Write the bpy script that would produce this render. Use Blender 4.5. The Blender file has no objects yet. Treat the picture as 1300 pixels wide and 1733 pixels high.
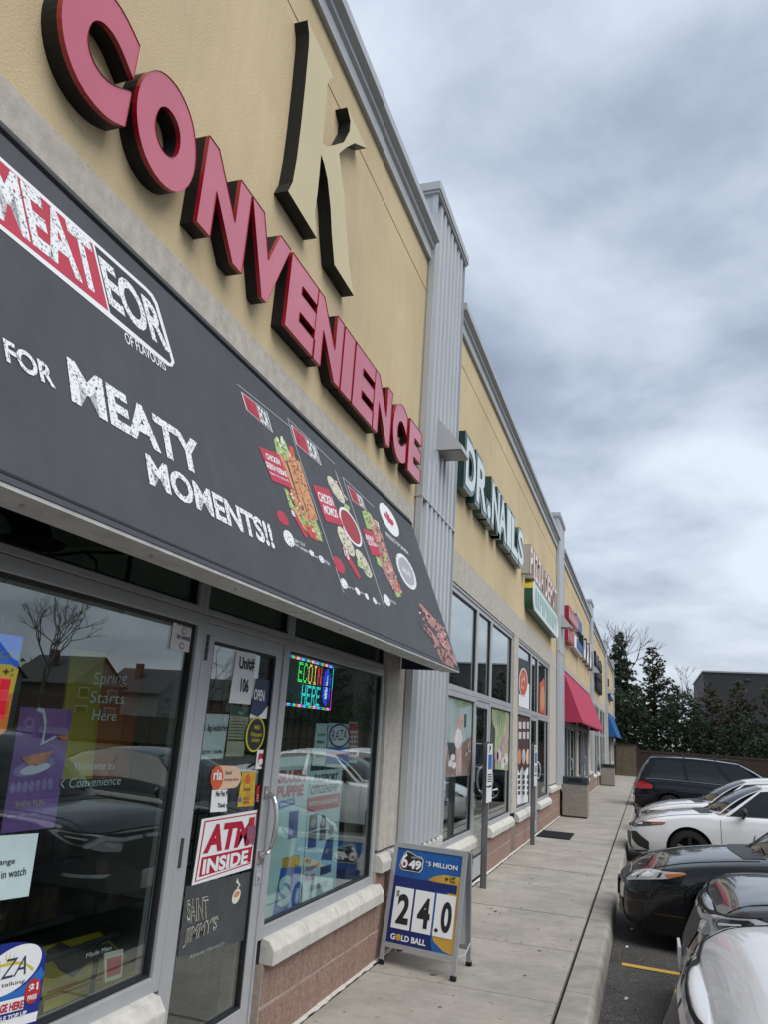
import bpy, bmesh, math, random
from mathutils import Vector, Matrix
from mathutils.bvhtree import BVHTree
random.seed(7)
sc = bpy.context.scene
COL = sc.collection
PI = math.pi

# ------------------------------------------------------------------ camera
CX, CZ = 1.904, 1.6
YAW, PITCH, ROLL, FPX = -0.33699452, 0.27968499, 0.06713243, 1288.947
_f = Vector((math.sin(YAW)*math.cos(PITCH), math.cos(YAW)*math.cos(PITCH), math.sin(PITCH)))
_r0 = Vector((math.cos(YAW), -math.sin(YAW), 0)); _u0 = _r0.cross(_f)
_r = math.cos(ROLL)*_r0 + math.sin(ROLL)*_u0
_u = -math.sin(ROLL)*_r0 + math.cos(ROLL)*_u0
camd = bpy.data.cameras.new('camera'); cam = bpy.data.objects.new('camera', camd); COL.objects.link(cam)
cam.matrix_world = Matrix(((_r.x, _u.x, -_f.x, CX), (_r.y, _u.y, -_f.y, 0), (_r.z, _u.z, -_f.z, CZ), (0, 0, 0, 1)))
camd.sensor_fit = 'VERTICAL'; camd.sensor_height = 24; camd.lens = 24*FPX/1733
camd.clip_start = 0.05; camd.clip_end = 3000
sc.camera = cam

# ------------------------------------------------------------------ world, sun, exposure
SKYX, SKYY = 20.0, 3.5
SUN_EL, SUN_AZ = math.radians(52), math.radians(118)      # azimuth from +y towards +x
world = bpy.data.worlds.new('World'); sc.world = world; world.use_nodes = True
nt = world.node_tree; nt.nodes.clear()
def wn(t, **k):
    n = nt.nodes.new(t)
    for a, b in k.items(): setattr(n, a, b)
    return n
def wmath(op, a, b=None):
    n = wn('ShaderNodeMath', operation=op)
    for i, v in enumerate((a, b)):
        if v is None: continue
        if isinstance(v, (int, float)): n.inputs[i].default_value = v
        else: nt.links.new(v, n.inputs[i])
    return n.outputs[0]
tc = wn('ShaderNodeTexCoord'); sep = wn('ShaderNodeSeparateXYZ'); nt.links.new(tc.outputs['Generated'], sep.inputs[0])
zz = wmath('MAXIMUM', sep.outputs[2], 0.0)
den = wmath('ADD', zz, 0.30)
comb = wn('ShaderNodeCombineXYZ')
nt.links.new(wmath('DIVIDE', sep.outputs[0], den), comb.inputs[0]); nt.links.new(wmath('DIVIDE', sep.outputs[1], den), comb.inputs[1])
mp = wn('ShaderNodeMapping'); mp.inputs['Location'].default_value = (SKYX, SKYY, 0); mp.inputs['Rotation'].default_value = (0, 0, 0.55); mp.inputs['Scale'].default_value = (1.25, 1.45, 1)
nt.links.new(comb.outputs[0], mp.inputs[0])
n1 = wn('ShaderNodeTexNoise'); n1.inputs['Scale'].default_value = 1.9; n1.inputs['Detail'].default_value = 8; n1.inputs['Roughness'].default_value = 0.53; n1.inputs['Distortion'].default_value = 0.12
n2 = wn('ShaderNodeTexNoise'); n2.inputs['Scale'].default_value = 0.75; n2.inputs['Detail'].default_value = 3
nt.links.new(mp.outputs[0], n1.inputs['Vector']); nt.links.new(mp.outputs[0], n2.inputs['Vector'])
cl = wmath('ADD', wmath('MULTIPLY', n1.outputs[0], 0.46), wmath('MULTIPLY', n2.outputs[0], 0.54))
ramp = wn('ShaderNodeValToRGB'); nt.links.new(cl, ramp.inputs[0])
e = ramp.color_ramp.elements
e[0].position = 0.39; e[0].color = (0.29, 0.345, 0.45, 1); e[1].position = 0.605; e[1].color = (0.74, 0.82, 0.92, 1)
m_ = ramp.color_ramp.elements.new(0.455); m_.color = (0.38, 0.445, 0.56, 1)
m_ = ramp.color_ramp.elements.new(0.525); m_.color = (0.56, 0.635, 0.745, 1)
hz = wn('ShaderNodeMix', data_type='RGBA'); hz.inputs[7].default_value = (0.74, 0.78, 0.83, 1)
hf = wmath('POWER', wmath('SUBTRACT', 1.0, wmath('MINIMUM', zz, 1.0)), 7.0)
nt.links.new(wmath('MULTIPLY', hf, 0.72), hz.inputs[0]); nt.links.new(ramp.outputs[0], hz.inputs[6])
sky = wn('ShaderNodeTexSky', sky_type='NISHITA'); sky.sun_disc = False; sky.sun_elevation = SUN_EL; sky.sun_rotation = SUN_AZ; sky.dust_density = 3
cs = wn('ShaderNodeVectorMath', operation='SCALE'); cs.inputs['Scale'].default_value = 4.5; nt.links.new(hz.outputs[2], cs.inputs[0])
mx = wn('ShaderNodeMix', data_type='RGBA'); mx.inputs[0].default_value = 0.95
nt.links.new(sky.outputs[0], mx.inputs[6]); nt.links.new(cs.outputs[0], mx.inputs[7])
bg = wn('ShaderNodeBackground'); bg.inputs[1].default_value = 0.125; nt.links.new(mx.outputs[2], bg.inputs[0])
wo = wn('ShaderNodeOutputWorld'); nt.links.new(bg.outputs[0], wo.inputs[0])
sund = bpy.data.lights.new('sun', 'SUN'); sun = bpy.data.objects.new('sun', sund); COL.objects.link(sun)
sund.energy = 1.5; sund.angle = math.radians(50); sund.color = (1.0, 0.97, 0.93)
_sd = Vector((math.sin(SUN_AZ)*math.cos(SUN_EL), math.cos(SUN_AZ)*math.cos(SUN_EL), math.sin(SUN_EL)))
sun.rotation_euler = (-_sd).to_track_quat('-Z', 'Y').to_euler()
sc.view_settings.view_transform = 'Standard'; sc.view_settings.look = 'None'; sc.view_settings.gamma = 1
sc.view_settings.use_curve_mapping = False
sc.view_settings.exposure = 0.95
sc.render.engine = 'CYCLES'
sc.cycles.max_bounces = 9; sc.cycles.transparent_max_bounces = 16; sc.cycles.glossy_bounces = 5
sc.cycles.use_denoising = True
sc.cycles.sample_clamp_indirect = 6

# ------------------------------------------------------------------ photo pixel -> place on a known plane
def ray(p):
    return _f*FPX + _r*(p[0]-650) - _u*(p[1]-866.5)
class Plane:
    def __init__(s, o, u, v):
        s.o = Vector(o); s.u = Vector(u).normalized(); s.v = Vector(v).normalized(); s.n = s.u.cross(s.v).normalized()
    def px(s, p):
        d = ray(p); c = Vector((CX, 0, CZ)); t = (s.o-c).dot(s.n)/d.dot(s.n); q = c + d*t - s.o
        return (q.dot(s.u), q.dot(s.v))
    def pt(s, a, b, lift=0.0):
        return s.o + s.u*a + s.v*b + s.n*lift
def wallp(x): return Plane((x, 0, 0), (0, 1, 0), (0, 0, 1))
def Z(ox, oy, k): return lambda a, b: (ox+a/k, oy+b/k)      # crop coordinates -> photo pixels

# ------------------------------------------------------------------ materials
MATS = {}
def mat(name, col, rough=0.6, metal=0.0, var=0.0, vs=3.0, bump=0.0, bs=60.0, coat=0.0, spec=0.5, emit=None, es=1.0, col2=None, lo=0.35, hi=0.65, streak=0.0, objc=False, rvar=0.0, speck=0.0, specks=400, speckc=(0.5,0.5,0.5), detail=6):
    if name in MATS: return MATS[name]
    m = bpy.data.materials.new(name); m.use_nodes = True; t = m.node_tree; L = t.links.new
    b = t.nodes['Principled BSDF']
    b.inputs['Base Color'].default_value = (*col, 1); b.inputs['Roughness'].default_value = rough; b.inputs['Metallic'].default_value = metal
    b.inputs['Coat Weight'].default_value = coat; b.inputs['Coat Roughness'].default_value = 0.04; b.inputs['Specular IOR Level'].default_value = spec
    if emit: b.inputs['Emission Color'].default_value = (*emit, 1); b.inputs['Emission Strength'].default_value = es
    if objc: co = t.nodes.new('ShaderNodeTexCoord').outputs['Object']
    else: co = t.nodes.new('ShaderNodeNewGeometry').outputs['Position']
    cur = None
    if var > 0 or col2:
        n = t.nodes.new('ShaderNodeTexNoise'); n.inputs['Scale'].default_value = vs; n.inputs['Detail'].default_value = detail; n.inputs['Roughness'].default_value = 0.65
        L(co, n.inputs['Vector'])
        r = t.nodes.new('ShaderNodeValToRGB'); L(n.outputs[0], r.inputs[0])
        r.color_ramp.elements[0].position = lo; r.color_ramp.elements[1].position = hi
        c2 = col2 if col2 else tuple(min(1, c*(1+var)) for c in col); c1 = col if col2 else tuple(c*(1-var) for c in col)
        r.color_ramp.elements[0].color = (*c1, 1); r.color_ramp.elements[1].color = (*c2, 1)
        cur = r.outputs[0]
        if rvar > 0:
            mr = t.nodes.new('ShaderNodeMapRange'); L(n.outputs[0], mr.inputs[0]); mr.inputs[3].default_value = rough-rvar; mr.inputs[4].default_value = rough+rvar
            L(mr.outputs[0], b.inputs['Roughness'])
    if streak > 0:      # rain streaks: noise drawn out along z
        mpn = t.nodes.new('ShaderNodeMapping'); mpn.inputs['Scale'].default_value = (6, 6, 0.35); L(co, mpn.inputs[0])
        n = t.nodes.new('ShaderNodeTexNoise'); n.inputs['Scale'].default_value = 2.2; n.inputs['Detail'].default_value = 5; L(mpn.outputs[0], n.inputs['Vector'])
        r = t.nodes.new('ShaderNodeValToRGB'); L(n.outputs[0], r.inputs[0]); r.color_ramp.elements[0].position = 0.42; r.color_ramp.elements[1].position = 0.72
        r.color_ramp.elements[0].color = (1, 1, 1, 1); k = 1-streak; r.color_ramp.elements[1].color = (k, k, k*0.97, 1)
        x = t.nodes.new('ShaderNodeMix'); x.data_type = 'RGBA'; x.blend_type = 'MULTIPLY'; x.inputs[0].default_value = 1
        if cur: L(cur, x.inputs[6])
        else: x.inputs[6].default_value = (*col, 1)
        L(r.outputs[0], x.inputs[7]); cur = x.outputs[2]
    if speck > 0:
        v = t.nodes.new('ShaderNodeTexVoronoi'); v.inputs['Scale'].default_value = specks; L(co, v.inputs['Vector'])
        sp = t.nodes.new('ShaderNodeSeparateColor'); L(v.outputs['Color'], sp.inputs[0])
        r = t.nodes.new('ShaderNodeValToRGB'); L(sp.outputs[0], r.inputs[0]); r.color_ramp.elements[0].position = 1-speck; r.color_ramp.elements[1].position = min(1, 1-speck+0.05)
        r.color_ramp.elements[0].color = (0, 0, 0, 1); r.color_ramp.elements[1].color = (1, 1, 1, 1)
        x = t.nodes.new('ShaderNodeMix'); x.data_type = 'RGBA'; L(r.outputs[0], x.inputs[0])
        if cur: L(cur, x.inputs[6])
        else: x.inputs[6].default_value = (*col, 1)
        x.inputs[7].default_value = (*speckc, 1); cur = x.outputs[2]
    if cur: L(cur, b.inputs['Base Color'])
    if bump > 0:
        n = t.nodes.new('ShaderNodeTexNoise'); n.inputs['Scale'].default_value = bs; n.inputs['Detail'].default_value = 5; n.inputs['Roughness'].default_value = 0.7; L(co, n.inputs['Vector'])
        bu = t.nodes.new('ShaderNodeBump'); bu.inputs['Strength'].default_value = bump; bu.inputs['Distance'].default_value = 0.01; L(n.outputs[0], bu.inputs['Height'])
        L(bu.outputs[0], b.inputs['Normal'])
    MATS[name] = m; return m

def glass_mat(name, tint, ior=1.55, coat=0.0):
    m = bpy.data.materials.new(name); m.use_nodes = True; t = m.node_tree; t.nodes.clear(); L = t.links.new
    o = t.nodes.new('ShaderNodeOutputMaterial'); x = t.nodes.new('ShaderNodeMixShader'); f = t.nodes.new('ShaderNodeFresnel'); f.inputs[0].default_value = ior
    tr = t.nodes.new('ShaderNodeBsdfTransparent'); tr.inputs[0].default_value = (*tint, 1); g = t.nodes.new('ShaderNodeBsdfGlossy'); g.inputs['Roughness'].default_value = 0.0
    g.inputs[0].default_value = (0.93, 0.97, 0.97, 1)
    ge = t.nodes.new('ShaderNodeNewGeometry'); mi = t.nodes.new('ShaderNodeMix'); mi.inputs[2].default_value = ior; mi.inputs[3].default_value = 1/ior; L(ge.outputs['Backfacing'], mi.inputs[0]); L(mi.outputs[0], f.inputs[0])
    cm = t.nodes.new('ShaderNodeMapRange'); cm.inputs[3].default_value = coat; cm.inputs[4].default_value = 1.0; L(f.outputs[0], cm.inputs[0])
    L(cm.outputs[0], x.inputs[0]); L(tr.outputs[0], x.inputs[1]); L(g.outputs[0], x.inputs[2]); L(x.outputs[0], o.inputs[0])
    MATS[name] = m; return m

mat('stucco', (0.58, 0.468, 0.295), 0.9, var=0.10, vs=0.6, bump=0.45, bs=95, streak=0.045, spec=0.2)
mat('stone', (0.47, 0.435, 0.385), 0.85, var=0.12, vs=14, bump=0.25, bs=120, streak=0.10, speck=0.03, specks=70, speckc=(0.36, 0.32, 0.27), spec=0.3)
mat('sill_stone', (0.55, 0.53, 0.49), 0.85, var=0.09, vs=22, bump=0.14, bs=120, streak=0.16, spec=0.3)
mat('block', (0.30, 0.200, 0.163), 0.95, var=0.22, vs=30, bump=0.8, bs=70, streak=0.2, speck=0.08, specks=130, speckc=(0.33, 0.26, 0.22), spec=0.2)
mat('mortar', (0.40, 0.33, 0.29), 0.95, var=0.15, vs=30, spec=0.2)
mat('alu', (0.44, 0.45, 0.465), 0.42, 0.3, var=0.05, vs=4)
mat('alu_dark', (0.075, 0.08, 0.085), 0.4, 0.5)
mat('clad', (0.46, 0.485, 0.51), 0.4, 0.15, var=0.03, vs=1.5, streak=0.03)
mat('coping', (0.42, 0.435, 0.455), 0.45, 0.1, var=0.05, vs=2, streak=0.08)
mat('rubber', (0.012, 0.012, 0.013), 0.75, spec=0.3)
mat('gasket', (0.012, 0.013, 0.014), 0.5)
mat('black_metal', (0.010, 0.011, 0.013), 0.5, var=0.1, vs=20, spec=0.3)
mat('letter_face', (0.53, 0.115, 0.17), 0.3, var=0.05, vs=5, coat=0.4, spec=0.5)  # face red is mixed with the pink of reflected sky
mat('letter_trim', (0.34, 0.006, 0.018), 0.3, coat=0.3)
mat('letter_side', (0.010, 0.009, 0.010), 0.5, var=0.1, vs=9, spec=0.25)
mat('tan_face', (0.56, 0.475, 0.275), 0.4, var=0.04, vs=3)
mat('awning', (0.058, 0.061, 0.070), 0.6, var=0.10, vs=2.0, bump=0.25, bs=7, spec=0.35, streak=0.10)
mat('awning_in', (0.05, 0.055, 0.06), 0.8)
mat('awning_navy', (0.008, 0.016, 0.05), 0.7)
mat('hem', (0.52, 0.52, 0.51), 0.6, var=0.1, vs=6, streak=0.2)
mat('print_white', (0.70, 0.72, 0.74), 0.6)
mat('print_worn', (0.74, 0.76, 0.78), 0.65, col2=(0.13, 0.135, 0.15), vs=90, lo=0.55, hi=0.60, detail=3)
mat('print_red', (0.42, 0.028, 0.06), 0.6, var=0.08, vs=6)
mat('paper', (0.74, 0.76, 0.76), 0.7, var=0.04, vs=5)
mat('ink', (0.012, 0.012, 0.014), 0.6)
mat('concrete', (0.325, 0.302, 0.266), 0.9, var=0.17, vs=1.7, bump=0.25, bs=160, streak=0.10, speck=0.015, specks=45, speckc=(0.2, 0.19, 0.17), spec=0.25)
mat('kerb', (0.30, 0.28, 0.25), 0.9, var=0.2, vs=4, bump=0.3, bs=110, spec=0.25)
mat('joint', (0.055, 0.05, 0.045), 0.95, var=0.3, vs=20)
mat('asphalt', (0.074, 0.071, 0.068), 0.93, var=0.25, vs=1.2, bump=0.8, bs=150, speck=0.10, specks=110, speckc=(0.19, 0.18, 0.17), spec=0.25)
mat('yellow_paint', (0.56, 0.34, 0.05), 0.8, col2=(0.30, 0.21, 0.07), vs=24, lo=0.5, hi=0.72, bump=0.4, bs=150)
mat('int_wall', (0.70, 0.73, 0.62), 0.8, var=0.05)
mat('int_dark', (0.045, 0.05, 0.05), 0.8, var=0.2)
mat('int_floor', (0.12, 0.12, 0.115), 0.6, var=0.2)
glass_mat('glass', (0.86, 0.92, 0.91), 1.75, 0.05)
glass_mat('glass_dark', (0.80, 0.87, 0.85), 1.6)
glass_mat('glass_coated', (0.66, 0.75, 0.75), 2.4, 0.26)

# ------------------------------------------------------------------ mesh helpers
WL = {}
def tag(o, label=None, cat=None, group=None, kind=None):
    if label: o['label'] = label
    if cat: o['category'] = cat
    if group: o['group'] = group
    if kind: o['kind'] = kind
    return o
def thing(name, label, cat, loc=(0, 0, 0), group=None):
    o = bpy.data.objects.new(name, None); o.empty_display_size = 0.1; COL.objects.link(o); o.location = loc; WL[o] = Vector(loc)
    return tag(o, label, cat, group)
def link_mesh(name, verts, faces, m, parent=None, smooth=False, bevel=0.0, recentre=True):
    verts = [Vector(v) for v in verts]
    if recentre and verts:
        lo = Vector((min(v.x for v in verts), min(v.y for v in verts), min(v.z for v in verts))); hi = Vector((max(v.x for v in verts), max(v.y for v in verts), max(v.z for v in verts)))
        c = (lo+hi)/2
        if parent is None: c.z = lo.z
    else: c = Vector((0, 0, 0))
    me = bpy.data.meshes.new(name); me.from_pydata([v-c for v in verts], [], faces)
    if m: me.materials.append(MATS[m] if isinstance(m, str) else m)
    if smooth:
        me.polygons.foreach_set('use_smooth', [True]*len(me.polygons))
    me.update()
    o = bpy.data.objects.new(name, me); COL.objects.link(o)
    WL[o] = c
    if parent: o.parent = parent; o.location = c - WL[parent]
    else: o.location = c
    if bevel > 0:
        bv = o.modifiers.new('bevel', 'BEVEL'); bv.width = bevel; bv.segments = 2; bv.limit_method = 'ANGLE'
    return o
class MB:
    def __init__(s): s.v = []; s.f = []
    def add(s, vs, fs):
        k = len(s.v); s.v += [Vector(v) for v in vs]; s.f += [tuple(i+k for i in f) for f in fs]; return s
    def box(s, x0, x1, y0, y1, z0, z1):
        return s.add([(x0,y0,z0),(x1,y0,z0),(x1,y1,z0),(x0,y1,z0),(x0,y0,z1),(x1,y0,z1),(x1,y1,z1),(x0,y1,z1)],
                     [(0,3,2,1),(4,5,6,7),(0,1,5,4),(1,2,6,5),(2,3,7,6),(3,0,4,7)])
    def prism_y(s, prof, y0, y1):     # profile of (x, z), anticlockwise seen from -y
        n = len(prof)
        vs = [(x, y0, z) for x, z in prof] + [(x, y1, z) for x, z in prof]
        return s.add(vs, [tuple(range(n)), tuple(range(2*n-1, n-1, -1))] + [(i, i+n, (i+1) % n+n, (i+1) % n) for i in range(n)])
    def sheet(s, pl, pts, lift, thick):     # polygon on a plane, with thickness
        n = len(pts)
        vs = [pl.pt(a, b, lift) for a, b in pts] + [pl.pt(a, b, lift-thick) for a, b in pts]
        return s.add(vs, [tuple(range(n)), tuple(range(2*n-1, n-1, -1))] + [(i, i+n, (i+1) % n+n, (i+1) % n) for i in range(n)])
    def tube(s, pts, r, n=8, r1=None, caps=True):
        pts = [Vector(p) for p in pts]; k0 = len(s.v); m = len(pts); r1 = r if r1 is None else r1
        for i, p in enumerate(pts):
            d = (pts[min(i+1, m-1)]-pts[max(i-1, 0)]).normalized()
            a = d.cross(Vector((0, 0, 1)) if abs(d.z) < 0.9 else Vector((1, 0, 0))).normalized(); b = d.cross(a)
            rr = r+(r1-r)*i/(m-1)
            for j in range(n):
                t = 2*PI*j/n; s.v.append(p+a*math.cos(t)*rr+b*math.sin(t)*rr)
        for i in range(m-1):
            for j in range(n):
                s.f.append((k0+i*n+j, k0+i*n+(j+1) % n, k0+(i+1)*n+(j+1) % n, k0+(i+1)*n+j))
        if caps: s.f.append(tuple(k0+j for j in range(n-1, -1, -1))); s.f.append(tuple(k0+(m-1)*n+j for j in range(n)))
        return s
    def build(s, name, m, parent=None, smooth=False, bevel=0.0, recentre=True):
        return link_mesh(name, s.v, s.f, m, parent, smooth, bevel, recentre)
def box(name, m, parent, *a, bevel=0.0): return MB().box(*a).build(name, m, parent, bevel=bevel)
def POLY(parent, name, pl, px, m, lift=0.002, thick=0.0015):
    pts = [pl.px(p) for p in px]
    area = sum(pts[i][0]*pts[(i+1) % len(pts)][1]-pts[(i+1) % len(pts)][0]*pts[i][1] for i in range(len(pts)))
    if area < 0: pts.reverse()
    return MB().sheet(pl, pts, lift, thick).build(name, m, parent)
def ELL(parent, name, pl, c, a, b, m, lift=0.002, thick=0.0015, n=28):   # centre, end of one axis, end of the other, in photo pixels
    c, a, b = Vector(pl.px(c)), Vector(pl.px(a)), Vector(pl.px(b)); a -= c; b -= c
    if a.x*b.y-a.y*b.x < 0: b = -b
    pts = [tuple(c+a*math.cos(2*PI*i/n)+b*math.sin(2*PI*i/n)) for i in range(n)]
    return MB().sheet(pl, pts, lift, thick).build(name, m, parent)
# text ------------------------------------------------------------
GL = {}
def glyph(s, bold=0.0, space=1.0, shear=0.0):
    k = (s, bold, space, shear)
    if k not in GL:
        cu = bpy.data.curves.new('txt', 'FONT'); cu.body = s; cu.offset = bold; cu.space_character = space; cu.shear = shear; cu.resolution_u = 9 if len(s) == 1 else 4; cu.fill_mode = 'BOTH'
        ob = bpy.data.objects.new('txt', cu); COL.objects.link(ob); bpy.context.view_layer.update()
        me = bpy.data.meshes.new_from_object(ob.evaluated_get(bpy.context.evaluated_depsgraph_get()))
        vs = [(v.co.x, v.co.y) for v in me.vertices]; fs = [tuple(p.vertices) for p in me.polygons]
        # merge doubles so that outline edges are real borders
        key = {}; mp = []; nv = []
        for v in vs:
            q = (round(v[0], 5), round(v[1], 5))
            if q not in key: key[q] = len(nv); nv.append(v)
            mp.append(key[q])
        nf = []
        for f in fs:
            g = []
            for i in f:
                if mp[i] not in g: g.append(mp[i])
            if len(g) > 2:
                a = sum(nv[g[i]][0]*nv[g[(i+1) % len(g)]][1]-nv[g[(i+1) % len(g)]][0]*nv[g[i]][1] for i in range(len(g)))
                if abs(a) > 1e-9: nf.append(tuple(g) if a > 0 else tuple(reversed(g)))
        xs = [v[0] for v in nv]; ys = [v[1] for v in nv]; bb = (min(xs), min(ys), max(xs), max(ys))
        bpy.data.objects.remove(ob); bpy.data.curves.remove(cu); bpy.data.meshes.remove(me)
        GL[k] = ([((v[0]-bb[0])/(bb[2]-bb[0]), (v[1]-bb[1])/(bb[3]-bb[1])) for v in nv], nf)
    return GL[k]
def TXT(parent, s, pl, BL, BR, TL, m, bold=0.02, lift=0.004, space=1.0, name='lettering', uv=False, shear=0.0):
    vs, fs = glyph(s, bold, space, shear)
    if not uv: BL, BR, TL = pl.px(BL), pl.px(BR), pl.px(TL)
    BL, BR, TL = Vector(BL), Vector(BR), Vector(TL); a = BR-BL; b = TL-BL
    return link_mesh(name, [pl.pt(*(BL+a*x+b*y), lift) for x, y in vs], fs, m, parent)
def outline_edges(fs):
    cnt = {}
    for f in fs:
        for i in range(len(f)):
            a, b = f[i], f[(i+1) % len(f)]; cnt[(a, b)] = cnt.get((a, b), 0)+1
    return [e for e in cnt if (e[1], e[0]) not in cnt]
def channel_letter(parent, pts, fs, pl, depth, mface, mtrim, mside, trim=0.018, name='letter'):
    """2d outline (plane coordinates) -> face + trim cap + return, standing depth proud of the plane"""
    face = link_mesh(name, [pl.pt(a, b, depth) for a, b in pts], fs, mface, parent)
    E = outline_edges(fs)
    def strip(nm, d0, d1, m):
        v = []; f = []
        for a, b in E:
            k = len(v); v += [pl.pt(*pts[a], d1), pl.pt(*pts[a], d0), pl.pt(*pts[b], d0), pl.pt(*pts[b], d1)]; f.append((k, k+1, k+2, k+3))
        return link_mesh(nm, v, f, m, face)
    if mtrim: strip('trim_cap', depth-trim, depth+0.004, mtrim)
    strip('return', 0.0, depth-(trim if mtrim else 0.0), mside)
    return face
# ================================================================== ground, lot, sidewalk
def zg(x, y): return -0.16-0.02*(max(1.55, min(x, 22))-1.55)-0.003*(max(-10, min(y, 52))-5)
def grid_sheet(name, m, xs, ys, zf, kind='structure'):
    vs = [(x, y, zf(x, y)) for x in xs for y in ys]; n = len(ys)
    fs = [(i*n+j, (i+1)*n+j, (i+1)*n+j+1, i*n+j+1) for i in range(len(xs)-1) for j in range(n-1)]
    o = link_mesh(name, vs, fs, m); tag(o, kind=kind); return o
mat('earth', (0.085, 0.08, 0.05), 0.95, var=0.3, vs=0.5, bump=0.5, bs=20, col2=(0.05, 0.065, 0.025))
tag(link_mesh('ground', [(-900, -900, -0.75), (900, -900, -0.75), (900, 900, -0.75), (-900, 900, -0.75)], [(0, 1, 2, 3)], 'earth'), kind='structure')
grid_sheet('parking_lot', 'asphalt', [1.5, 2, 4, 8, 14, 22, 26], [-22, -10, 0, 5, 20, 35, 52, 53], zg)
# strip of earth under building and slabs
lot = MB().box(-14, 1.36, -14, 53, -0.74, -0.12); tag(lot.build('ground_fill', 'earth'), kind='structure')
grid_sheet('verge', 'earth', [-14, -5, 1.4, 12, 30, 60], [52.5, 56, 70, 120], lambda x, y: -0.30+0.02*math.sin(x))
# sidewalk: each slab its own piece
sw = MB().box(-0.02, 1.325, -6, 52.4, -0.12, -0.03).build('sidewalk', 'joint'); tag(sw, kind='structure')
PITCH_S = 1.36; Y0S = 5.66-4*PITCH_S
slab_me = {}
def slab(i, y0, y1):
    g = 0.010+0.004*random.random()
    mb = MB()
    dz = random.uniform(-0.003, 0.003)
    mb.box(0.03, 1.318, y0+g, y1-g, -0.10, dz)
    o = mb.build('slab', 'concrete', sw, bevel=0.004); return o
k = -7
while True:
    y0 = Y0S+k*PITCH_S; y1 = y0+PITCH_S
    if y0 > 51.5: break
    if y1 > -6: slab(k, y0, min(y1, 52.3))
    k += 1
# kerb: rounded section in pieces
kb = MB().box(1.36, 1.53, -6, 52.4, -0.5, -0.05).build('kerb', 'joint'); tag(kb, kind='structure')
prof = [(1.345, -0.4), (1.570, -0.4), (1.552, -0.10), (1.543, -0.035), (1.530, -0.012), (1.508, -0.002), (1.345, 0.0)]
yk = 5.97-3*2.36-2.36
while yk < 51:
    y1 = min(yk+2.36, 52.3)
    MB().prism_y(prof, yk+0.004, y1-0.004).build('kerb_stone', 'kerb', kb)
    yk = y1
# painted stall lines
for i in range(9):
    yc = 7.59+2.75*(i-1)
    vs = []; xs = [1.66+0.26*j for j in range(20)]
    for x in xs:
        for s in (-1, 1): vs.append((x, yc+s*(0.05+random.uniform(-0.006, 0.004)), zg(x, yc)+0.005))
    fs = [(2*j, 2*j+2, 2*j+3, 2*j+1) for j in range(len(xs)-1)]
    o = link_mesh('stall_line', vs, fs, 'yellow_paint'); tag(o, kind='structure')
# grit and leaf bits washed along the gutter, old gum on the slabs
random.seed(21); v = []; f = []
for i in range(900):
    y_ = random.uniform(2, 24); x_ = 1.575+abs(random.gauss(0, .13)); s_ = random.uniform(.003, .011); z_ = zg(x_, y_)+.003; a_ = random.uniform(0, 3); k_ = len(v)
    v += [(x_+s_*math.cos(a_), y_+s_*math.sin(a_), z_), (x_-s_*math.sin(a_)*.6, y_+s_*math.cos(a_)*.6, z_+.002), (x_-s_*math.cos(a_), y_-s_*math.sin(a_), z_), (x_+s_*math.sin(a_)*.6, y_-s_*math.cos(a_)*.6, z_+s_*.7)]; f.append((k_, k_+1, k_+2, k_+3))
mat('grit', (0.10, 0.075, 0.05), 0.95, col2=(0.30, 0.27, 0.22), vs=40)
tag(link_mesh('gutter_grit', v, f, 'grit'), 'grit and leaf bits along the gutter', 'grit', kind='stuff')
v = []; f = []
for i in range(150):
    x_, y_ = random.uniform(.1, 1.3), random.uniform(3.5, 30); s_ = random.uniform(.006, .019); k_ = len(v); e_ = random.uniform(.7, 1.3)
    v += [(x_+s_*math.cos(q*PI/4), y_+s_*e_*math.sin(q*PI/4), .0045) for q in range(8)]; f.append(tuple(range(k_, k_+8)))
mat('gum', (0.17, 0.158, 0.14), 0.9, var=0.3, vs=3)
tag(link_mesh('gum_spots', v, f, 'gum'), 'dark gum spots on the sidewalk', 'gum', kind='stuff')
# yellow kerb mark between the second and third stall
o = MB().box(1.552, 1.60, 10.1, 10.75, -0.30, -0.12).build('kerb_mark', 'yellow_paint'); tag(o, kind='structure')

# ================================================================== retail building
bld = thing('retail_building', 'long tan stucco strip mall with grey corrugated pilasters and brown block base', 'building', (0, 23.5, 0))
P0, PW, PER = 6.25, 1.25, 11.85
PILS = [P0-PER, P0, P0+PER, P0+2*PER, P0+3*PER, 52.3]
TOP = 6.08
mat('stucco_groove', (0.20, 0.15, 0.08), 0.95)
# interior shell
def shell(nm, m, *a): return tag(box(nm, m, None, *a), kind='structure')
shell('interior_floor', 'int_floor', -8, -0.12, -6, 53, -0.05, 0.015)
shell('interior_ceiling', 'int_wall', -8, -0.31, -6, 53, 3.30, 3.4)
shell('interior_back_wall', 'int_wall', -8, -7.9, -6, 53, 0.02, 3.29)
for i, y in enumerate((-5.9, 6.5, 12.15, 18.3, 24.2, 30.2, 36.2, 42, 52.6)):
    shell('interior_partition', 'int_wall', -7.9, -0.32, y, y+0.12, 0.02, 3.29)
box('roof', 'coping', bld, -8, -0.30, -6.2, 53.2, 6.0, 6.1)
box('end_wall', 'stucco', bld, -8, -0.3, 53.0, 53.25, -0.1, 6.0)
box('near_end_wall', 'stucco', bld, -8, -0.3, -6.2, -6.0, -0.1, 6.0)
shell('upper_void', 'int_dark', -7.9, -0.33, -5.8, 52.9, 3.6, 3.7)

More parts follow.
